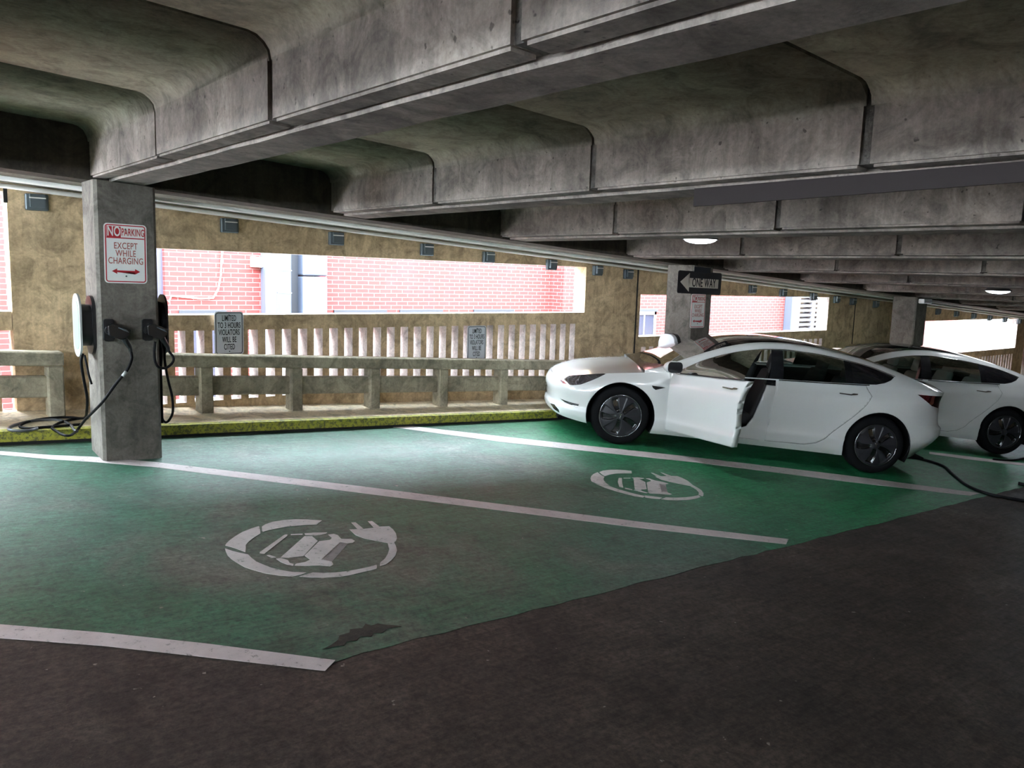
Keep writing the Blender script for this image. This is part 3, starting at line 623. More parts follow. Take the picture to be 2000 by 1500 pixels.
cable_thing([(p[0], min(p[1], 7.50), p[2]) for p in CAB2], .0105, 'cable dropping from the left charger drum and coiling on the kerb')
cable_thing(CAB4, .0115, 'cable loop painted grey for reflected sky, lying farthest left on the yellow kerb top', 'skylit_rubber')
cable_thing(CAB3, .008, 'short black cable end hanging below the left charger drum')
cable_thing([(1.910,6.42,1.18)] + [tuple(p) for p in CABR1[1:]] , .010, 'cable looping below the right connector of the column')
cable_thing([(max(p[0],1.885),p[1],p[2]) for p in CABR2] , .010, 'straight black cable hanging below the right charger, nearer the column')
cable_thing([(max(p[0],1.89),p[1],p[2]) for p in CABR3] + [(1.885,6.58,.75),(1.89,6.58,.95),(1.90,6.6,1.2)], .010, 'long black cable loop hanging below the right charger, farther from the column')
cable_thing([(x, y, g(x,y)+.016) for x, y in CABCAR + [[9.9,2.2],[10.6,1.9],[11.6,1.8]]], .016, 'thick black cable snaking over the floor from under the open-door car')
cable_thing([(x, y, g(x,y)+.014) for x, y in CAB2CAR], .014, 'black cable on the floor by the rear wheel of the farther car')
cable_thing([(x, y, g(x,y)+.02) for x, y in STUB] + [(10.75,2.72,g(10.75,2.72)+.02),(11.6,2.5,g(11.6,2.5)+.02)], .02, 'thick black cable end lying on the floor at the right edge')
# white charger on the second column
r = empty('wall_charger', (8.36, 6.76, .97)); tag(r, 'white rounded wall charger on the left side of the second column, above the windscreen', 'charger')
bm = bmesh.new(); prism(bm, rrect(.26,.36,.10,8), lambda a, b: (-.12, a, b), lambda a, b: (-.05, a, b)); bevel(bm, .006, 1); link('white_cover', bm, M['white_plastic'], r)
bm = bmesh.new(); prism(bm, rrect(.27,.37,.10,8), lambda a, b: (-.05, a, b), lambda a, b: (0, a, b)); link('black_body', bm, M['black_plastic'], r)
# ================================================================ CARS
def interp(tab):
    xs = [t[0] for t in tab]; ys = [t[1] for t in tab]; n = len(xs)
    m = []
    for i in range(n):
        if i in (0, n-1):
            j = 1 if i == 0 else n-1; m.append((ys[j]-ys[j-1])/(xs[j]-xs[j-1])); continue
        d0 = (ys[i]-ys[i-1])/(xs[i]-xs[i-1]); d1 = (ys[i+1]-ys[i])/(xs[i+1]-xs[i])
        m.append(0 if d0*d1 <= 0 else 2*d0*d1/(d0+d1))
    def f(x):
        if x <= xs[0]: return ys[0]
        if x >= xs[-1]: return ys[-1]
        i = 0
        while x > xs[i+1]: i += 1
        h = xs[i+1]-xs[i]; t = (x-xs[i])/h
        return ys[i]*(1+2*t)*(1-t)**2 + h*m[i]*t*(1-t)**2 + ys[i+1]*t*t*(3-2*t) + h*m[i+1]*t*t*(t-1)
    return f
LEN = 4.60
OUTL = [(0,0),(.012,.20),(.045,.42),(.11,.60),(.24,.745),(.45,.85),(.80,.905),(1.3,.915),(2.3,.925),(3.2,.925),(3.7,.915),(4.08,.88),(4.32,.80),(4.455,.66),(4.535,.44),(4.565,.22),(4.575,0)]
dense = catmull([(x, y, 0) for x, y in OUTL], 60)
# resample by arc length
L = [0]
for a, b in zip(dense, dense[1:]): L.append(L[-1]+(b-a).length)
NT = 250
out = []; j = 0
for i in range(NT+1):
    s = L[-1]*i/NT
    while j < len(L)-2 and L[j+1] < s: j += 1
    t = (s-L[j])/max(L[j+1]-L[j], 1e-9); out.append(dense[j].lerp(dense[j+1], t))
out[0].y = 0; out[-1].y = 0
zs_f = interp([(0,.615),(.05,.635),(.12,.655),(.25,.692),(.45,.735),(.7,.775),(1.0,.815),(1.3,.848),(1.6,.866),(2.0,.885),(2.5,.912),(3.0,.938),(3.4,.962),(3.7,.978),(4.0,.985),(4.3,.98),(4.5,.962),(4.60,.955)])
zb_f = interp([(0,.24),(.1,.215),(.45,.185),(1.2,.165),(3.2,.165),(4.0,.20),(4.3,.24),(4.60,.32)])
ds_f = interp([(0,.05),(.1,.07),(.3,.09),(.6,.12),(1.0,.12),(1.5,.075),(3.0,.075),(3.6,.09),(4.1,.10),(4.4,.07),(4.60,.045)])
def nose_d(z): # inward offset of the fascia along its normal at the nose
    return interp([(.2,.06),(.26,.02),(.31,.012),(.36,.035),(.42,.025),(.52,.0),(.60,.02),(.66,.05)])(z)
def tail_d(z):
    return interp([(.24,.20),(.34,.10),(.42,.035),(.50,.0),(.56,.0),(.60,.035),(.72,.055),(.84,.06),(.93,.045),(1.0,.03)])(z)
side_d0 = interp([(0,.075),(.08,.035),(.20,.012),(.245,.006),(.26,.012),(.34,.020),(.50,.010),(.68,.0),(.80,.004),(.90,.022),(.96,.045),(1,1)])
NR = 44
def band_pt(i, k, sgn=1):
    p = out[i]; a = out[max(i-1, 0)]; b = out[min(i+1, NT)]
    tx, ty = b.x-a.x, b.y-a.y
    if i == 0: tx, ty = 0, 1
    if i == NT: tx, ty = 0, -1
    l = math.hypot(tx, ty); nx, ny = ty/l, -tx/l        # inward normal (towards the middle)
    zb, zs, ds = zb_f(p.x), zs_f(p.x), ds_f(p.x)
    v = k/NR; z = zb+(zs-zb)*v
    base = side_d0(min(v, .96)); top = max(0, (v-.80)/.20); base = base*(1-top)+ds*top**1.6 if v > .80 else base
    wn = max(0, 1-p.x/.75); wn = wn*wn*(3-2*wn); wt = max(0, (p.x-3.95)/.5); wt = min(wt, 1); wt = wt*wt*(3-2*wt)
    d = base*(1-wn)*(1-wt)
    if wn > 0:
        nd = nose_d(z)*.9+.03*max(0, (v-.85)/.15)**2; d += wn*nd
    if wt > 0: d += wt*(tail_d(z))
    # wheel arch flares
    for cx in (.80, 3.65):
        r = math.hypot(p.x-cx, z-.31)
        if r < .56: q = 1-abs((r-.39)/.17) if r > .39 else 1; q = max(0, q); d -= .018*q*q*(3-2*q)*(1-wn)*(1-wt)
    return Vector((p.x+nx*d, sgn*(p.y+ny*d), z))
def build_band(sgn):
    bm = bmesh.new(); rows = [[bm.verts.new(band_pt(i, k, sgn)) for k in range(NR+1)] for i in range(NT+1)]
    for i in range(NT):
        for k in range(NR):
            q = (rows[i][k], rows[i+1][k], rows[i+1][k+1], rows[i][k+1])
            f = bm.faces.new(q if sgn > 0 else q[::-1]); f.smooth = True
    return bm
def pip(x, z, poly):
    c = False; n = len(poly); j = n-1
    for i in range(n):
        xi, zi = poly[i]; xj, zj = poly[j]
        if (zi > z) != (zj > z) and x < (xj-xi)*(z-zi)/(zj-zi)+xi: c = not c
        j = i
    return c
def carve(bm, poly, pred=lambda c: True, keep=False, axis=1):
    """cut the polygon (side view x,z; or plan view x,y if axis=2) into bm; returns new bmesh with the faces inside"""
    n = len(poly); A2 = 2 if axis == 1 else 1
    for i in range(n):
        p, q = poly[i], poly[(i+1) % n]
        dx, dz = q[0]-p[0], q[1]-p[1]
        if math.hypot(dx, dz) < 1e-6: continue
        lo = (min(p[0], q[0])-.004, min(p[1], q[1])-.004); hi = (max(p[0], q[0])+.004, max(p[1], q[1])+.004)
        fs = []
        for f in bm.faces:
            vx = [v.co.x for v in f.verts]; 
            if max(vx) < lo[0] or min(vx) > hi[0]: continue
            vz = [v.co[A2] for v in f.verts]
            if max(vz) < lo[1] or min(vz) > hi[1]: continue
            if pred(f.calc_center_median()): fs.append(f)
        geom = set(fs)
        for f in fs: geom.update(f.edges); geom.update(f.verts)
        no = (dz, 0, -dx) if axis == 1 else (dz, -dx, 0)
        co_ = (p[0], 0, p[1]) if axis == 1 else (p[0], p[1], 0)
        bmesh.ops.bisect_plane(bm, geom=list(geom), plane_co=co_, plane_no=no, dist=1e-5)
    ins = []
    for f in bm.faces:
        c = f.calc_center_median()
        if pred(c) and pip(c.x, c[A2], poly): ins.append(f)
    nb = bmesh.new(); mp = {}
    for f in ins:
        vs = []
        for v in f.verts:
            if v not in mp: mp[v] = nb.verts.new(v.co)
            vs.append(mp[v])
        q = nb.faces.new(vs); q.smooth = True
    if not keep: bmesh.ops.delete(bm, geom=ins, context='FACES')
    return nb
def islands(name, bm, mat, parent):
    left = set(bm.faces)
    while left:
        st = [left.pop()]; grp = [st[0]]
        while st:
            f = st.pop()
            for v in f.verts:
                for q in v.link_faces:
                    if q in left: left.discard(q); st.append(q); grp.append(q)
        nb = bmesh.new(); mp = {}
        for f in grp:
            for v in f.verts:
                if v not in mp: mp[v] = nb.verts.new(v.co)
            nb.faces.new([mp[v] for v in f.verts]).smooth = True
        if len(grp) > 3: link(name, nb, mat, parent, 'keep')
        else: nb.free()
    bm.free()
def shrink(bm, d=.003):
    c = Vector()
    for v in bm.verts: c += v.co
    c /= max(len(bm.verts), 1)
    for v in bm.verts:
        if v.is_boundary: u = c-v.co; u.y = 0; v.co += u.normalized()*d
def thicken(bm, dy, mi=0, mi_back=None):
    fs = bm.faces[:]; r = bmesh.ops.extrude_face_region(bm, geom=fs)
    nv = [v for v in r['geom'] if isinstance(v, bmesh.types.BMVert)]; nf = [f for f in r['geom'] if isinstance(f, bmesh.types.BMFace)]
    for v in nv: v.co.y += dy
    for f in nf:
        if mi_back is not None: f.material_index = mi_back
def circ(cx, cz, r, n=44): return [(cx+r*math.cos(2*PI*k/n), cz+r*math.sin(2*PI*k/n)) for k in range(n)]

# greenhouse --------------------------------------------------------------
zc_f = interp([(1.02,.845),(1.10,.87),(1.3,.965),(1.6,1.10),(1.9,1.225),(2.1,1.28),(2.35,1.318),(2.6,1.335),(2.9,1.328),(3.2,1.298),(3.5,1.25),(3.8,1.18),(4.05,1.10),(4.2,1.05),(4.32,1.015)])
zr_f = interp([(1.02,.845),(1.15,.872),(1.35,.945),(1.6,1.05),(1.9,1.165),(2.1,1.225),(2.35,1.275),(2.6,1.293),(2.9,1.285),(3.2,1.255),(3.5,1.21),(3.8,1.145),(4.05,1.07),(4.2,1.022),(4.32,.985)])
yr_f = interp([(1.02,.79),(1.3,.745),(1.6,.695),(2.0,.645),(2.5,.615),(3.1,.61),(3.6,.625),(4.0,.665),(4.32,.70)])
dlo_t = interp([(1.38,.865),(1.5,.935),(1.65,1.012),(1.9,1.108),(2.1,1.165),(2.35,1.213),(2.6,1.232),(2.9,1.225),(3.2,1.20),(3.5,1.16),(3.72,1.105),(3.80,1.082)])
GX = [1.02+(4.32-1.02)*i/190 for i in range(191)]
def shoulder(x):      # outer shoulder point at x (near side)
    i = min(range(60, NT), key=lambda q: abs(out[q].x-x)); p = band_pt(i, NR); return p
_sh = {}
def ybelt(x):
    # interpolate band top row
    if not _sh: _sh['t'] = [(band_pt(i, NR).x, band_pt(i, NR).y) for i in range(40, NT-6)]
    t = _sh['t']
    for a, b in zip(t, t[1:]):
        if a[0] <= x <= b[0]: return a[1]+(b[1]-a[1])*(x-a[0])/max(b[0]-a[0], 1e-6)
    return t[-1][1]
NS, NRL, NC = 18, 5, 20
def gh_section(x):
    yb, zb, yr, zr, zc = ybelt(x), zs_f(x), yr_f(x), zr_f(x), zc_f(x)
    zr = max(zr, zb+.002); pts = []
    for k in range(NS+1):
        t = k/NS; bul = .035*math.sin(PI*t)*min(1, (zr-zb)/.3)
        pts.append((yb+(yr-yb)*t+bul*.8, zb+(zr-zb)*t))
    dr = min(.055, (zc-zr)*.8)
    for k in range(1, NRL+1):
        t = k/NRL; pts.append((yr-.055*t-.01*math.sin(PI*t*.5)*0, zr+dr*math.sin(t*PI/2)*.45))
    y0, z0 = pts[-1]; rc = zc
    for k in range(1, NC+1):
        t = k/NC; y = y0*(1-t); u = y/y0; pts.append((y, z0+(rc-z0)*(1-abs(u)**2.2)))
    return pts
def build_green(sgn):
    bm = bmesh.new(); rows = []
    for x in GX:
        rows.append([bm.verts.new((x, sgn*y, z)) for y, z in gh_section(x)])
    zones = {}
    for i in range(len(GX)-1):
        for k in range(len(rows[0])-1):
            q = (rows[i][k], rows[i+1][k], rows[i+1][k+1], rows[i][k+1])
            f = bm.faces.new(q if sgn > 0 else q[::-1]); f.smooth = True; f.material_index = 0 if k < NS+NRL-1 else 1
    return bm
def build_hood(x_from, x_to, z_c, side):
    """deck surface spanning both shoulders between stations"""
    bm = bmesh.new(); idx = [i for i in range(NT+1) if x_from <= out[i].x <= x_to]; rows = []; n = 36
    for i in idx:
        p = band_pt(i, NR); W = max(p.y, .0001); r = []
        zc = z_c(p.x)
        for k in range(n+1):
            u = 1-2*k/n; r.append(bm.verts.new((p.x - (.0 if side else 0)*(1-u*u), W*u, p.z+(zc-p.z)*(1-abs(u)**2.6))))
        rows.append(r)
    for a, b in zip(rows, rows[1:]):
        for k in range(n):
            f = bm.faces.new((a[k], a[k+1], b[k+1], b[k])); f.smooth = True
    bmesh.ops.remove_doubles(bm, verts=bm.verts[:], dist=.0004)
    return bm
hood_c = interp([(0,.617),(.03,.635),(.1,.668),(.25,.712),(.5,.768),(.8,.815),(1.05,.845),(1.45,.885)])
deck_c = interp([(3.9,1.02),(4.1,1.035),(4.3,1.02),(4.45,1.008),(4.52,1.005),(4.56,.97),(4.60,.956)])
def glass(name, tint, rough=.0):
    m, nt, b = newmat(name); nt.nodes.remove(b)
    o = nt.nodes['Material Output']; tr = N(nt, 'ShaderNodeBsdfTransparent'); tr.inputs[0].default_value = c4(tint)
    gl = N(nt, 'ShaderNodeBsdfGlossy'); gl.inputs['Roughness'].default_value = .015; gl.inputs['Color'].default_value = (1,1,1,1)
    fr = N(nt, 'ShaderNodeFresnel'); fr.inputs['IOR'].default_value = 1.5
    mx = N(nt, 'ShaderNodeMixShader'); nt.links.new(fr.outputs[0], mx.inputs[0]); nt.links.new(tr.outputs[0], mx.inputs[1]); nt.links.new(gl.outputs[0], mx.inputs[2])
    nt.links.new(mx.outputs[0], o.inputs[0]); return m
M['paint'] = simple('white_car_paint', (.47,.475,.462), .28, 0, 1)
M['trim_black'] = simple('black_car_trim', (.008,.008,.01), .25, 0, .5)
M['chrome'] = simple('chrome_strip', (.75,.75,.76), .12, 1)
M['glass'] = glass('tinted_side_glass', (.34,.44,.40))
M['wglass'] = glass('windscreen_glass', (.50,.56,.53))
M['roofglass'] = simple('black_roof_glass', (.006,.006,.008), .04, 0, 1)
M['tyre'] = simple('tyre_rubber', (.006,.006,.0065), .9, spec=.04)
M['aero'] = simple('dark_wheel_cover', (.014,.014,.017), .36, 0, spec=.3)
M['aeroslot'] = simple('gloss_black_wheel_slot', (.006,.006,.007), .15, 0, .6)
M['lens'] = simple('headlamp_lens', (.12,.11,.12), .08, .7, 1)
M['lensdark'] = simple('headlamp_dark', (.03,.03,.035), .1, .3, 1)
M['taillens'] = simple('tail_lamp_dark_red', (.05,.004,.006), .08, 0, 1)
M['int_black'] = simple('black_interior', (.010,.010,.011), .7)
M['int_white'] = simple('white_seat_cover', (.55,.53,.51), .55)
M['under'] = simple('dark_underbody', (.004,.004,.004), .95, spec=.05)
M['logo'] = simple('grey_emblem', (.55,.55,.56), .25, 1)

def wheel(parent, x, sgn, yout=.895, R=.325):
    w_ = empty('wheel', (x, 0, R)); w_.parent = parent
    def tr(bm):
        for v in bm.verts: v.co = Vector((v.co.x, sgn*(yout-(-v.co.z)*-1) if False else sgn*(yout+v.co.z), v.co.y))
    bm = bmesh.new(); prof = [(.215,-.22),(.235,-.21),(.29,-.215),(.314,-.20),(.324,-.17),(R,-.11),(.324,-.05),(.314,-.02),(.295,-.004),(.262,.0),(.240,-.006),(.232,-.012),(.225,-.02)]
    lathe(bm, prof, 64); tr(bm); link('tyre', bm, M['tyre'], w_)
    bm = bmesh.new(); nA, nR = 180, 26; rows = []
    def depth(r, a):
        d = -.012+.018*(1-(r/.23)**2); m = 0
        a5 = (a+PI/2+.25-.646) % (2*PI/5)-PI/5; t = (r-.040)/.172
        if .02 < t < 1.0:
            hw = (.021+.018*t); off = .014*math.sin(t*PI); dist = abs(r*math.sin(a5)-off)
            if dist < hw: m = 1; d -= .022*min(1, (hw-dist)/.006)*min(1, t/.1)*min(1, (1-t)/.1)
            else: d += .006*math.sin(a5*2.5)*t
        return d, m
    for ir in range(nR+1):
        r = .232*ir/nR if ir else .0001; rows.append([(r*math.cos(2*PI*k/nA), r*math.sin(2*PI*k/nA), *depth(r, 2*PI*k/nA)) for k in range(nA)])
    vv = [[bm.verts.new(p[:3]) for p in row] for row in rows]
    for ir in range(nR):
        for k in range(nA):
            f = bm.faces.new((vv[ir][k], vv[ir][(k+1)%nA], vv[ir+1][(k+1)%nA], vv[ir+1][k])); f.smooth = True
            f.material_index = 1 if rows[ir][k][3]+rows[ir+1][k][3] == 2 else 0
    bmesh.ops.remove_doubles(bm, verts=vv[0], dist=.001)
    tr(bm); link('wheel_cover', bm, [M['aero'], M['aeroslot']], w_)
    if sgn > 0:
        bm = bmesh.new(); tube(bm, [(.231*math.cos(t), .231*math.sin(t), .0) for t in [2*PI*k/72 for k in range(73)]], .0022, 6); tr(bm); link('cover_rim', bm, M['logo'], w_)
        bm = bmesh.new(); pts = [(-.018,.020),(-.010,.024),(0,.025),(.010,.024),(.018,.020),(.014,.014),(.005,.015),(.002,-.022),(-.002,-.022),(-.005,.015),(-.014,.014)]
        prism(bm, pts, lambda a, b: (a, b, .010), lambda a, b: (a, b, .006)); tr(bm)
        bmesh.ops.triangulate(bm, faces=[f for f in bm.faces if len(f.verts) > 4]); link('emblem', bm, M['logo'], w_)
    return w_
DLO = [(1.385,.868)] + [(x, dlo_t(x)) for x in [1.42+.06*k for k in range(40)]] + [(3.79,1.082),(3.74,1.045),(3.66,1.01),(3.56,.985)] + [(x, zs_f(x)+.012) for x in [3.5-.15*k for k in range(15)]]
FDOOR = [(1.325,.875),(1.318,.70),(1.325,.50),(1.345,.225),(2.36,.235),(2.385,.30),(2.40,.45),(2.405,.60),(2.44,.80),(2.455,1.0),(1.36,1.0)]
RDOOR = [(2.47,1.0),(2.455,.80),(2.425,.60),(2.42,.45),(2.41,.235),(2.86,.245),(2.98,.275),(3.06,.33),(3.18,.46),(3.33,.62),(3.45,.76),(3.505,.86),(3.47,.915),(3.43,1.0)]
APER = [(1.45,1.0),(1.42,.70),(1.42,.36),(1.50,.31),(1.90,.30),(2.10,.31),(2.22,.36),(2.28,.46),(2.31,.60),(2.345,.74),(2.385,.85),(2.40,1.0)]
WIN_F = (1.36, 2.385); WIN_R = (2.50, 3.28)
def near(c): return c.y > .25
def far(c): return c.y < -.25
def make_car(label, loc_mid, e, n_, up, seat_mat, open_deg, group):
    root = empty('parked_car'); tag(root, label, 'car')
    paint = M['paint']
    for sgn in (1, -1):
        P = near if sgn > 0 else far
        band = build_band(sgn)
        for cx, r in ((.805, .372), (3.645, .375)):
            x = carve(band, circ(cx, .325, r), P); x.free()
        if sgn > 0:
            fd = carve(band, FDOOR, P); rd = carve(band, RDOOR, P)
            hl = carve(band, [(.125,.60),(.16,.575),(.26,.580),(.34,.605),(.44,.66),(.52,.705),(.60,.752),(.56,.757),(.44,.735),(.30,.70),(.19,.655)], P)
            fog = carve(band, [(.150,.395),(.20,.370),(.30,.350),(.345,.352),(.35,.385),(.26,.385)], P)
            tl = carve(band, [(4.03,.93),(4.60,.935),(4.60,.80),(4.36,.79),(4.22,.82)], P)
            scoop = carve(band, [(.06,.30),(.10,.255),(.165,.235),(.15,.27),(.10,.31)], P)
            link('fog_lamp', fog, M['lensdark'], root); link('intake', scoop, M['trim_black'], root)
            for v in hl.verts: v.co.y += 0
            h_ = link('headlamp', hl, M['lens'], root)
            bm = bmesh.new()
            for cxx, czz, rr in ((.30,.645,.026),(.38,.675,.022),(.45,.700,.017)):
                i = min(range(NT), key=lambda q: abs(out[q].x-cxx)); k = int((czz-zb_f(cxx))/(zs_f(cxx)-zb_f(cxx))*NR); p = band_pt(i, k)
                bmesh.ops.create_uvsphere(bm, u_segments=16, v_segments=10, radius=rr, matrix=Matrix.Translation(p+Vector((.015,-.018,0))) @ Matrix.Scale(.75, 4, (0,1,0)))
            link('headlamp_projector', bm, M['lensdark'], h_, True)
            link('tail_lamp', tl, M['taillens'], root)
            # door panels
            shrink(rd); rd0 = rd.copy(); thicken(rd0, -.02, 0, 0); rd.free()
            rdo = link('rear_door', rd0, paint, root, 'keep')
            shrink(fd); fdb = fd
        else:
            rdo = None
            tl = carve(band, [(4.03,.93),(4.60,.935),(4.60,.80),(4.36,.79),(4.22,.82)], P); link('tail_lamp', tl, M['taillens'], root)
            hl = carve(band, [(.125,.60),(.16,.575),(.26,.580),(.34,.605),(.60,.752),(.44,.735),(.19,.655)], P); link('headlamp', hl, M['lens'], root)
        link('body_side', band, paint, root, 'keep')
        # arches
        for cx, r in ((.805,.373),(3.645,.376)):
            bm = bmesh.new(); n = 48; a = []; b = []
            for k in range(n+1):
                t = -.42+(PI+.84)*k/n; x, z = cx+r*math.cos(t), .325+r*math.sin(t)
                if z < .14: x_, z = x, .14
                a.append(bm.verts.new((x, sgn*.905, z))); b.append(bm.verts.new((x, sgn*.60, z)))
            c_ = [bm.verts.new((cx, sgn*.60, .14))]
            for k in range(n):
                bm.faces.new((a[k], a[k+1], b[k+1], b[k])); bm.faces.new((b[k], b[k+1], c_[0]))
            link('wheel_arch', bm, M['under'], root)
        # greenhouse
        gh = build_green(sgn)
        dl = carve(gh, DLO, P)
        inner = [f for f in gh.faces if f.material_index == 1]
        # windscreen / roof / rear glass
        nb = bmesh.new(); mp = {}
        for f in inner:
            vs = []
            for v in f.verts:
                if v not in mp: mp[v] = nb.verts.new(v.co)
                vs.append(mp[v])
            nb.faces.new(vs).smooth = True
        bmesh.ops.delete(gh, geom=inner, context='FACES')
        ws = carve(nb, [(1.0,-.9),(1.0,.9),(1.97,.9),(1.97,-.9)], lambda c: True, axis=2)
        cowl = carve(ws, [(1.0,-.9),(1.0,.9),(1.30,.9),(1.25,.66),(1.17,.45),(1.12,.2),(1.11,0),(1.12,-.2),(1.17,-.45),(1.25,-.66),(1.30,-.9)], lambda c: True, axis=2)
        rg = carve(nb, [(3.12,-.9),(3.12,.9),(4.5,.9),(4.5,-.9)], lambda c: True, axis=2)
        link('windscreen', ws, M['wglass'], root, 'keep'); link('cowl_panel', cowl, M['trim_black'], root, 'keep')
        link('rear_window', rg, M['roofglass'], root, 'keep'); link('roof_glass', nb, M['roofglass'], root, 'keep')
        link('roof_rail', gh, paint, root, 'keep')
        # side windows
        def rect(a, b): return [(a[0],.7),(a[1],.7),(b[1],1.4),(b[0],1.4)]
        wf = carve(dl, rect((1.40,2.36),(1.40,2.42)), P); wr = carve(dl, rect((2.53,3.22),(2.53,3.22)), P)
        wq = carve(dl, rect((3.30,3.66),(3.30,3.66)), P)
        islands('window_frame', dl, M['trim_black'], root)
        link('side_window', wr, M['glass'], root, 'keep'); link('quarter_window', wq, M['roofglass'], root, 'keep')
        # bright strip over the windows
        bm = bmesh.new(); pts = []
        for k in range(60):
            x = 1.40+(3.80-1.40)*k/59; z = dlo_t(x)+.006; sec = gh_section(x); y = None
            for (ya, za), (yb_, zb_) in zip(sec, sec[1:]):
                if za <= z <= zb_ and zb_ > za: y = ya+(yb_-ya)*(z-za)/(zb_-za); break
            if y: pts.append(Vector((x, sgn*(y+.003), z)))
        tube(bm, pts, .0055, 8); link('window_strip', bm, M['chrome'], root)
        bm = bmesh.new(); tube(bm, [Vector((x, sgn*(ybelt(x)+.002), zs_f(x)+.004)) for x in [2.48+.05*k for k in range(21)]], .006, 8); link('belt_strip', bm, M['trim_black'], root)
        if sgn > 0:
            # front door with thickness, glass, mirror, handle
            R_ = math.radians(open_deg); hinge = Vector((1.335, .86, 0))
            dr = empty('front_door', hinge); dr.parent = root; dr.rotation_euler = (math.radians(-1.2) if open_deg else 0, math.radians(-3.0) if open_deg else 0, R_)
            def rel(bm):
                for v in bm.verts: v.co -= hinge
            outer = fdb; thicken(outer, -.018 if not open_deg else -.075, 0, 1)
            rel(outer); link('door_panel', outer, [paint, M['int_black']], dr, 'keep')
            rel(wf); link('door_window', wf, M['glass'], dr, 'keep')
            bm = bmesh.new()
            if open_deg:
                for v_ in [(1.40,.875),(1.45,.87)]: pass
                tube(bm, [Vector((x, ybelt(x)+.002, zs_f(x)+.006)) for x in [1.40+.05*k for k in range(21)]], .008, 8)
            else: tube(bm, [Vector((x, ybelt(x)+.002, zs_f(x)+.004)) for x in [1.40+.05*k for k in range(21)]], .006, 8)
            rel(bm); link('belt_strip', bm, M['trim_black'], dr)
            bm = bmesh.new(); bmesh.ops.create_uvsphere(bm, u_segments=28, v_segments=18, radius=1, matrix=Matrix.Translation((1.50,.985,.935)) @ Matrix.Diagonal((.075,.115,.068,1)))
            for v in bm.verts:
                if v.co.x > 1.53: v.co.x = 1.53
            tube(bm, [(1.47,.87,.875),(1.49,.93,.90)], .022, 8)
            rel(bm); mc = link('mirror', bm, paint, dr, True)
            bm = bmesh.new(); prism(bm, rrect(.19,.115,.045,6), lambda a, b: (1.548, .985+a, .935+b), lambda a, b: (1.528, .985+a, .935+b)); rel(bm); link('mirror_glass', bm, M['trim_black'], mc)
        else:
            link('side_window', wf, M['glass'], root, 'keep')
    # handles
    def handle(x, z, par, off=Vector((0,0,0))):
        i = min(range(60, NT), key=lambda q: abs(out[q].x-x)); k = int((z-zb_f(x))/(zs_f(x)-zb_f(x))*NR); y = band_pt(i, k).y
        bm = bmesh.new(); pts = [(-.10,-.006),(-.10,.006),(.03,.004),(.05,.016),(.10,.016),(.098,.004),(.06,-.004),(.03,-.010)]
        prism(bm, pts, lambda a, b: (x+a, y+.009, z+b), lambda a, b: (x+a, y-.01, z+b))
        bmesh.ops.triangulate(bm, faces=[f for f in bm.faces if len(f.verts) > 4])
        for v in bm.verts: v.co -= off
        link('door_handle', bm, M['chrome'], par)
    handle(2.27, .815, dr, Vector((1.335,.86,0))); handle(3.24, .855, root)
    # fender emblem
    i = min(range(60, NT), key=lambda q: abs(out[q].x-1.17)); y = band_pt(i, int((.70-zb_f(1.17))/(zs_f(1.17)-zb_f(1.17))*NR)).y
    bm = bmesh.new(); prism(bm, [(1.095,.702),(1.245,.695),(1.14,.658),(1.115,.67)], lambda a, b: (a, y+.008, b), lambda a, b: (a, y-.02, b)); link('fender_camera', bm, M['trim_black'], root)
    # jamb behind the front door
    jb = build_band(1)
    jp = carve(jb, [(1.28,.84),(1.28,.19),(2.44,.19),(2.475,.84)], near); jb.free()
    ap = carve(jp, APER, near); ap.free()
    for v in jp.verts: v.co.y -= .085
    thicken(jp, -.03); link('door_jamb', jp, paint, root, 'keep')
    bm = bmesh.new()                                   # shut faces joining the jamb to the skin
    for P_, Q_ in (((2.44,.235),(2.445,.45)),((2.445,.45),(2.45,.62)),((2.45,.62),(2.475,.80)),((2.475,.80),(2.48,.90)),((1.31,.225),(1.295,.86))):
        hexa(bm, [(P_[0]-.008,.815,P_[1]),(P_[0]+.008,.815,P_[1]),(P_[0]+.008,.885,P_[1]),(P_[0]-.008,.885,P_[1]),(Q_[0]-.008,.80,Q_[1]),(Q_[0]+.008,.80,Q_[1]),(Q_[0]+.008,.86,Q_[1]),(Q_[0]-.008,.86,Q_[1])])
    hexa(bm, [(1.30,.80,.19),(2.44,.80,.19),(2.44,.885,.215),(1.30,.885,.215),(1.30,.80,.225),(2.44,.80,.225),(2.44,.875,.225),(1.30,.875,.225)])
    link('sill', bm, paint, root)
    # b-pillar
    bm = bmesh.new(); pts = [(2.36,.84),(2.47,.84),(2.55,1.22),(2.48,1.24)]; prism(bm, pts, lambda a, b: (a, .80-(b-.84)*.45, b), lambda a, b: (a, .73-(b-.84)*.45, b)); link('b_pillar', bm, M['trim_black'], root)
    # hood, deck
    hd = build_hood(0, 1.32, hood_c, 0); link('bonnet', hd, paint, root, 'keep')
    dk = build_hood(4.02, 4.61, deck_c, 1); link('boot_lid', dk, paint, root, 'keep')
    # liner (inside skin), floor
    for sgn in (1, -1):
        bm = build_band(sgn)
        kill = [f for f in bm.faces if not (1.22 < f.calc_center_median().x < 3.95) or (sgn > 0 and pip(f.calc_center_median().x, f.calc_center_median().z, APER) and open_deg)
                or math.hypot(f.calc_center_median().x-3.645, f.calc_center_median().z-.325) < .44]
        bmesh.ops.delete(bm, geom=kill, context='FACES')
        for v in bm.verts: v.co.y -= sgn*.125; v.co.z -= .012
        link('inner_lining', bm, M['int_black'], root, 'keep')
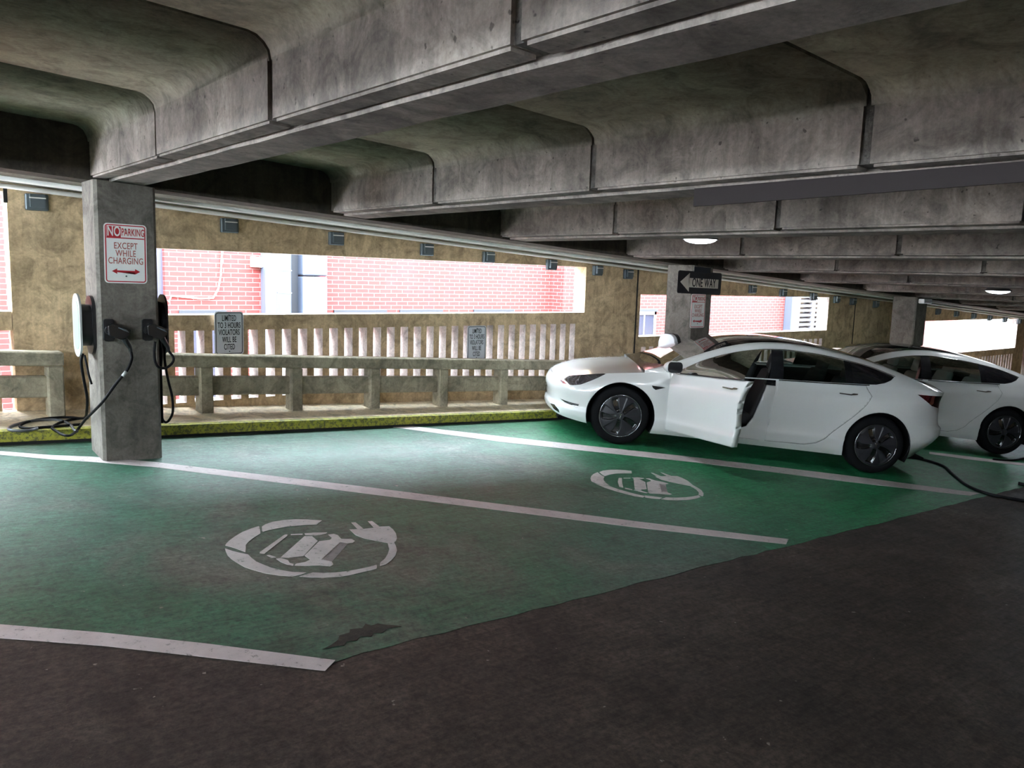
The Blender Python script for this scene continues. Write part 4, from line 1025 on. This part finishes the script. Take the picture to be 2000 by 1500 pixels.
    bm = bmesh.new(); box(bm, .15, 4.35, -.62, .62, .17, .20); box(bm, 1.2, 3.2, -.80, .80, .19, .26); box(bm, 1.2, 1.24, -.8, .8, .2, .84); box(bm, 3.55, 3.6, -.58, .58, .2, .93); link('underbody', bm, M['under'], root)
    bm = bmesh.new(); hexa(bm, [(1.18,-.78,.55),(1.72,-.74,.60),(1.72,.74,.60),(1.18,.78,.55),(1.18,-.78,.865),(1.72,-.74,.885),(1.72,.74,.885),(1.18,.78,.865)]); bevel(bm, .03, 3); box(bm, 1.70, 1.72, -.16, .16, .86, 1.02)
    link('dashboard', bm, M['int_black'], root)
    bm = bmesh.new(); c = Vector((1.92,.36,.84)); ax = Vector((1,0,-.35)).normalized(); u = Vector((0,1,0)); v2 = ax.cross(u)
    tube(bm, [c+.18*(math.cos(t)*u+math.sin(t)*v2) for t in [2*PI*k/32 for k in range(33)]], .016, 8); tube(bm, [c, Vector((1.7,.36,.76))], .03, 8)
    tube(bm, [c-u*.17, c+u*.17], .014, 6); link('steering_wheel', bm, M['int_black'], root)
    def seat(x, y, wd=.25, head=True, zb=.32):
        s = empty('seat', (x, y, zb)); s.parent = root
        bm = bmesh.new(); hexa(bm, [(-.26,-wd,0),(.26,-wd,0),(.26,wd,0),(-.26,wd,0),(-.28,-wd,.20),(.24,-wd,.14),(.24,wd,.14),(-.28,wd,.20)]); bevel(bm, .045, 3); link('seat_cushion', bm, seat_mat, s, True)
        bm = bmesh.new(); hexa(bm, [(.16,-wd,.10),(.30,-wd,.10),(.30,wd,.10),(.16,wd,.10),(.37,-wd*.78,.66),(.45,-wd*.78,.65),(.45,wd*.78,.65),(.37,wd*.78,.66)]); bevel(bm, .045, 3); link('backrest', bm, seat_mat, s, True)
        bm = bmesh.new(); z0 = .66 if head else .60; hexa(bm, [(.38,-.125,z0),(.46,-.125,z0),(.46,.125,z0),(.38,.125,z0),(.41,-.11,z0+.19),(.50,-.11,z0+.17),(.50,.11,z0+.17),(.41,.11,z0+.19)]); bevel(bm, .035, 3); link('headrest', bm, seat_mat, s, True)
    for y in (.37, -.37): seat(2.12, y)
    for y in (.38, -.38): seat(2.98, y, .26, False, .33)
    for x in (.805, 3.645):
        for sg in (1, -1): wheel(root, x, sg)
    m = Matrix((( e[0], n_[0], up[0]), (e[1], n_[1], up[1]), (e[2], n_[2], up[2])))
    org = Vector(loc_mid) - Vector(e)*((.805+3.645)/2) - Vector(n_)*.90
    root.matrix_world = Matrix.Translation(org) @ m.to_4x4()
    return root
UP = Vector((A, -B, 1)).normalized()
def car_axes(deg):
    d = Vector((math.cos(math.radians(deg)), math.sin(math.radians(deg)), 0)); d.z = g(d.x, d.y); d.normalize()
    n_ = UP.cross(d).normalized(); n_ = -n_ if n_.y > 0 else n_
    return d, n_, UP
e1, n1, u1 = car_axes(-39.28)
make_car('white four-door car with its front door open and dark seats, parked by the white line', (7.546,5.012,-.089), e1, n1, u1, M['int_black'], 60, None)
e2, n2, u2 = car_axes(-39.28)
p = Vector((12.25, 4.06, 0)) - Vector((e2[0], e2[1], 0))*1.42; p.z = g(p.x, p.y) + .0
make_car('white four-door car with closed doors and pale seats, partly hidden behind the open-door car', p, e2, n2, u2, M['int_white'], 0, None)
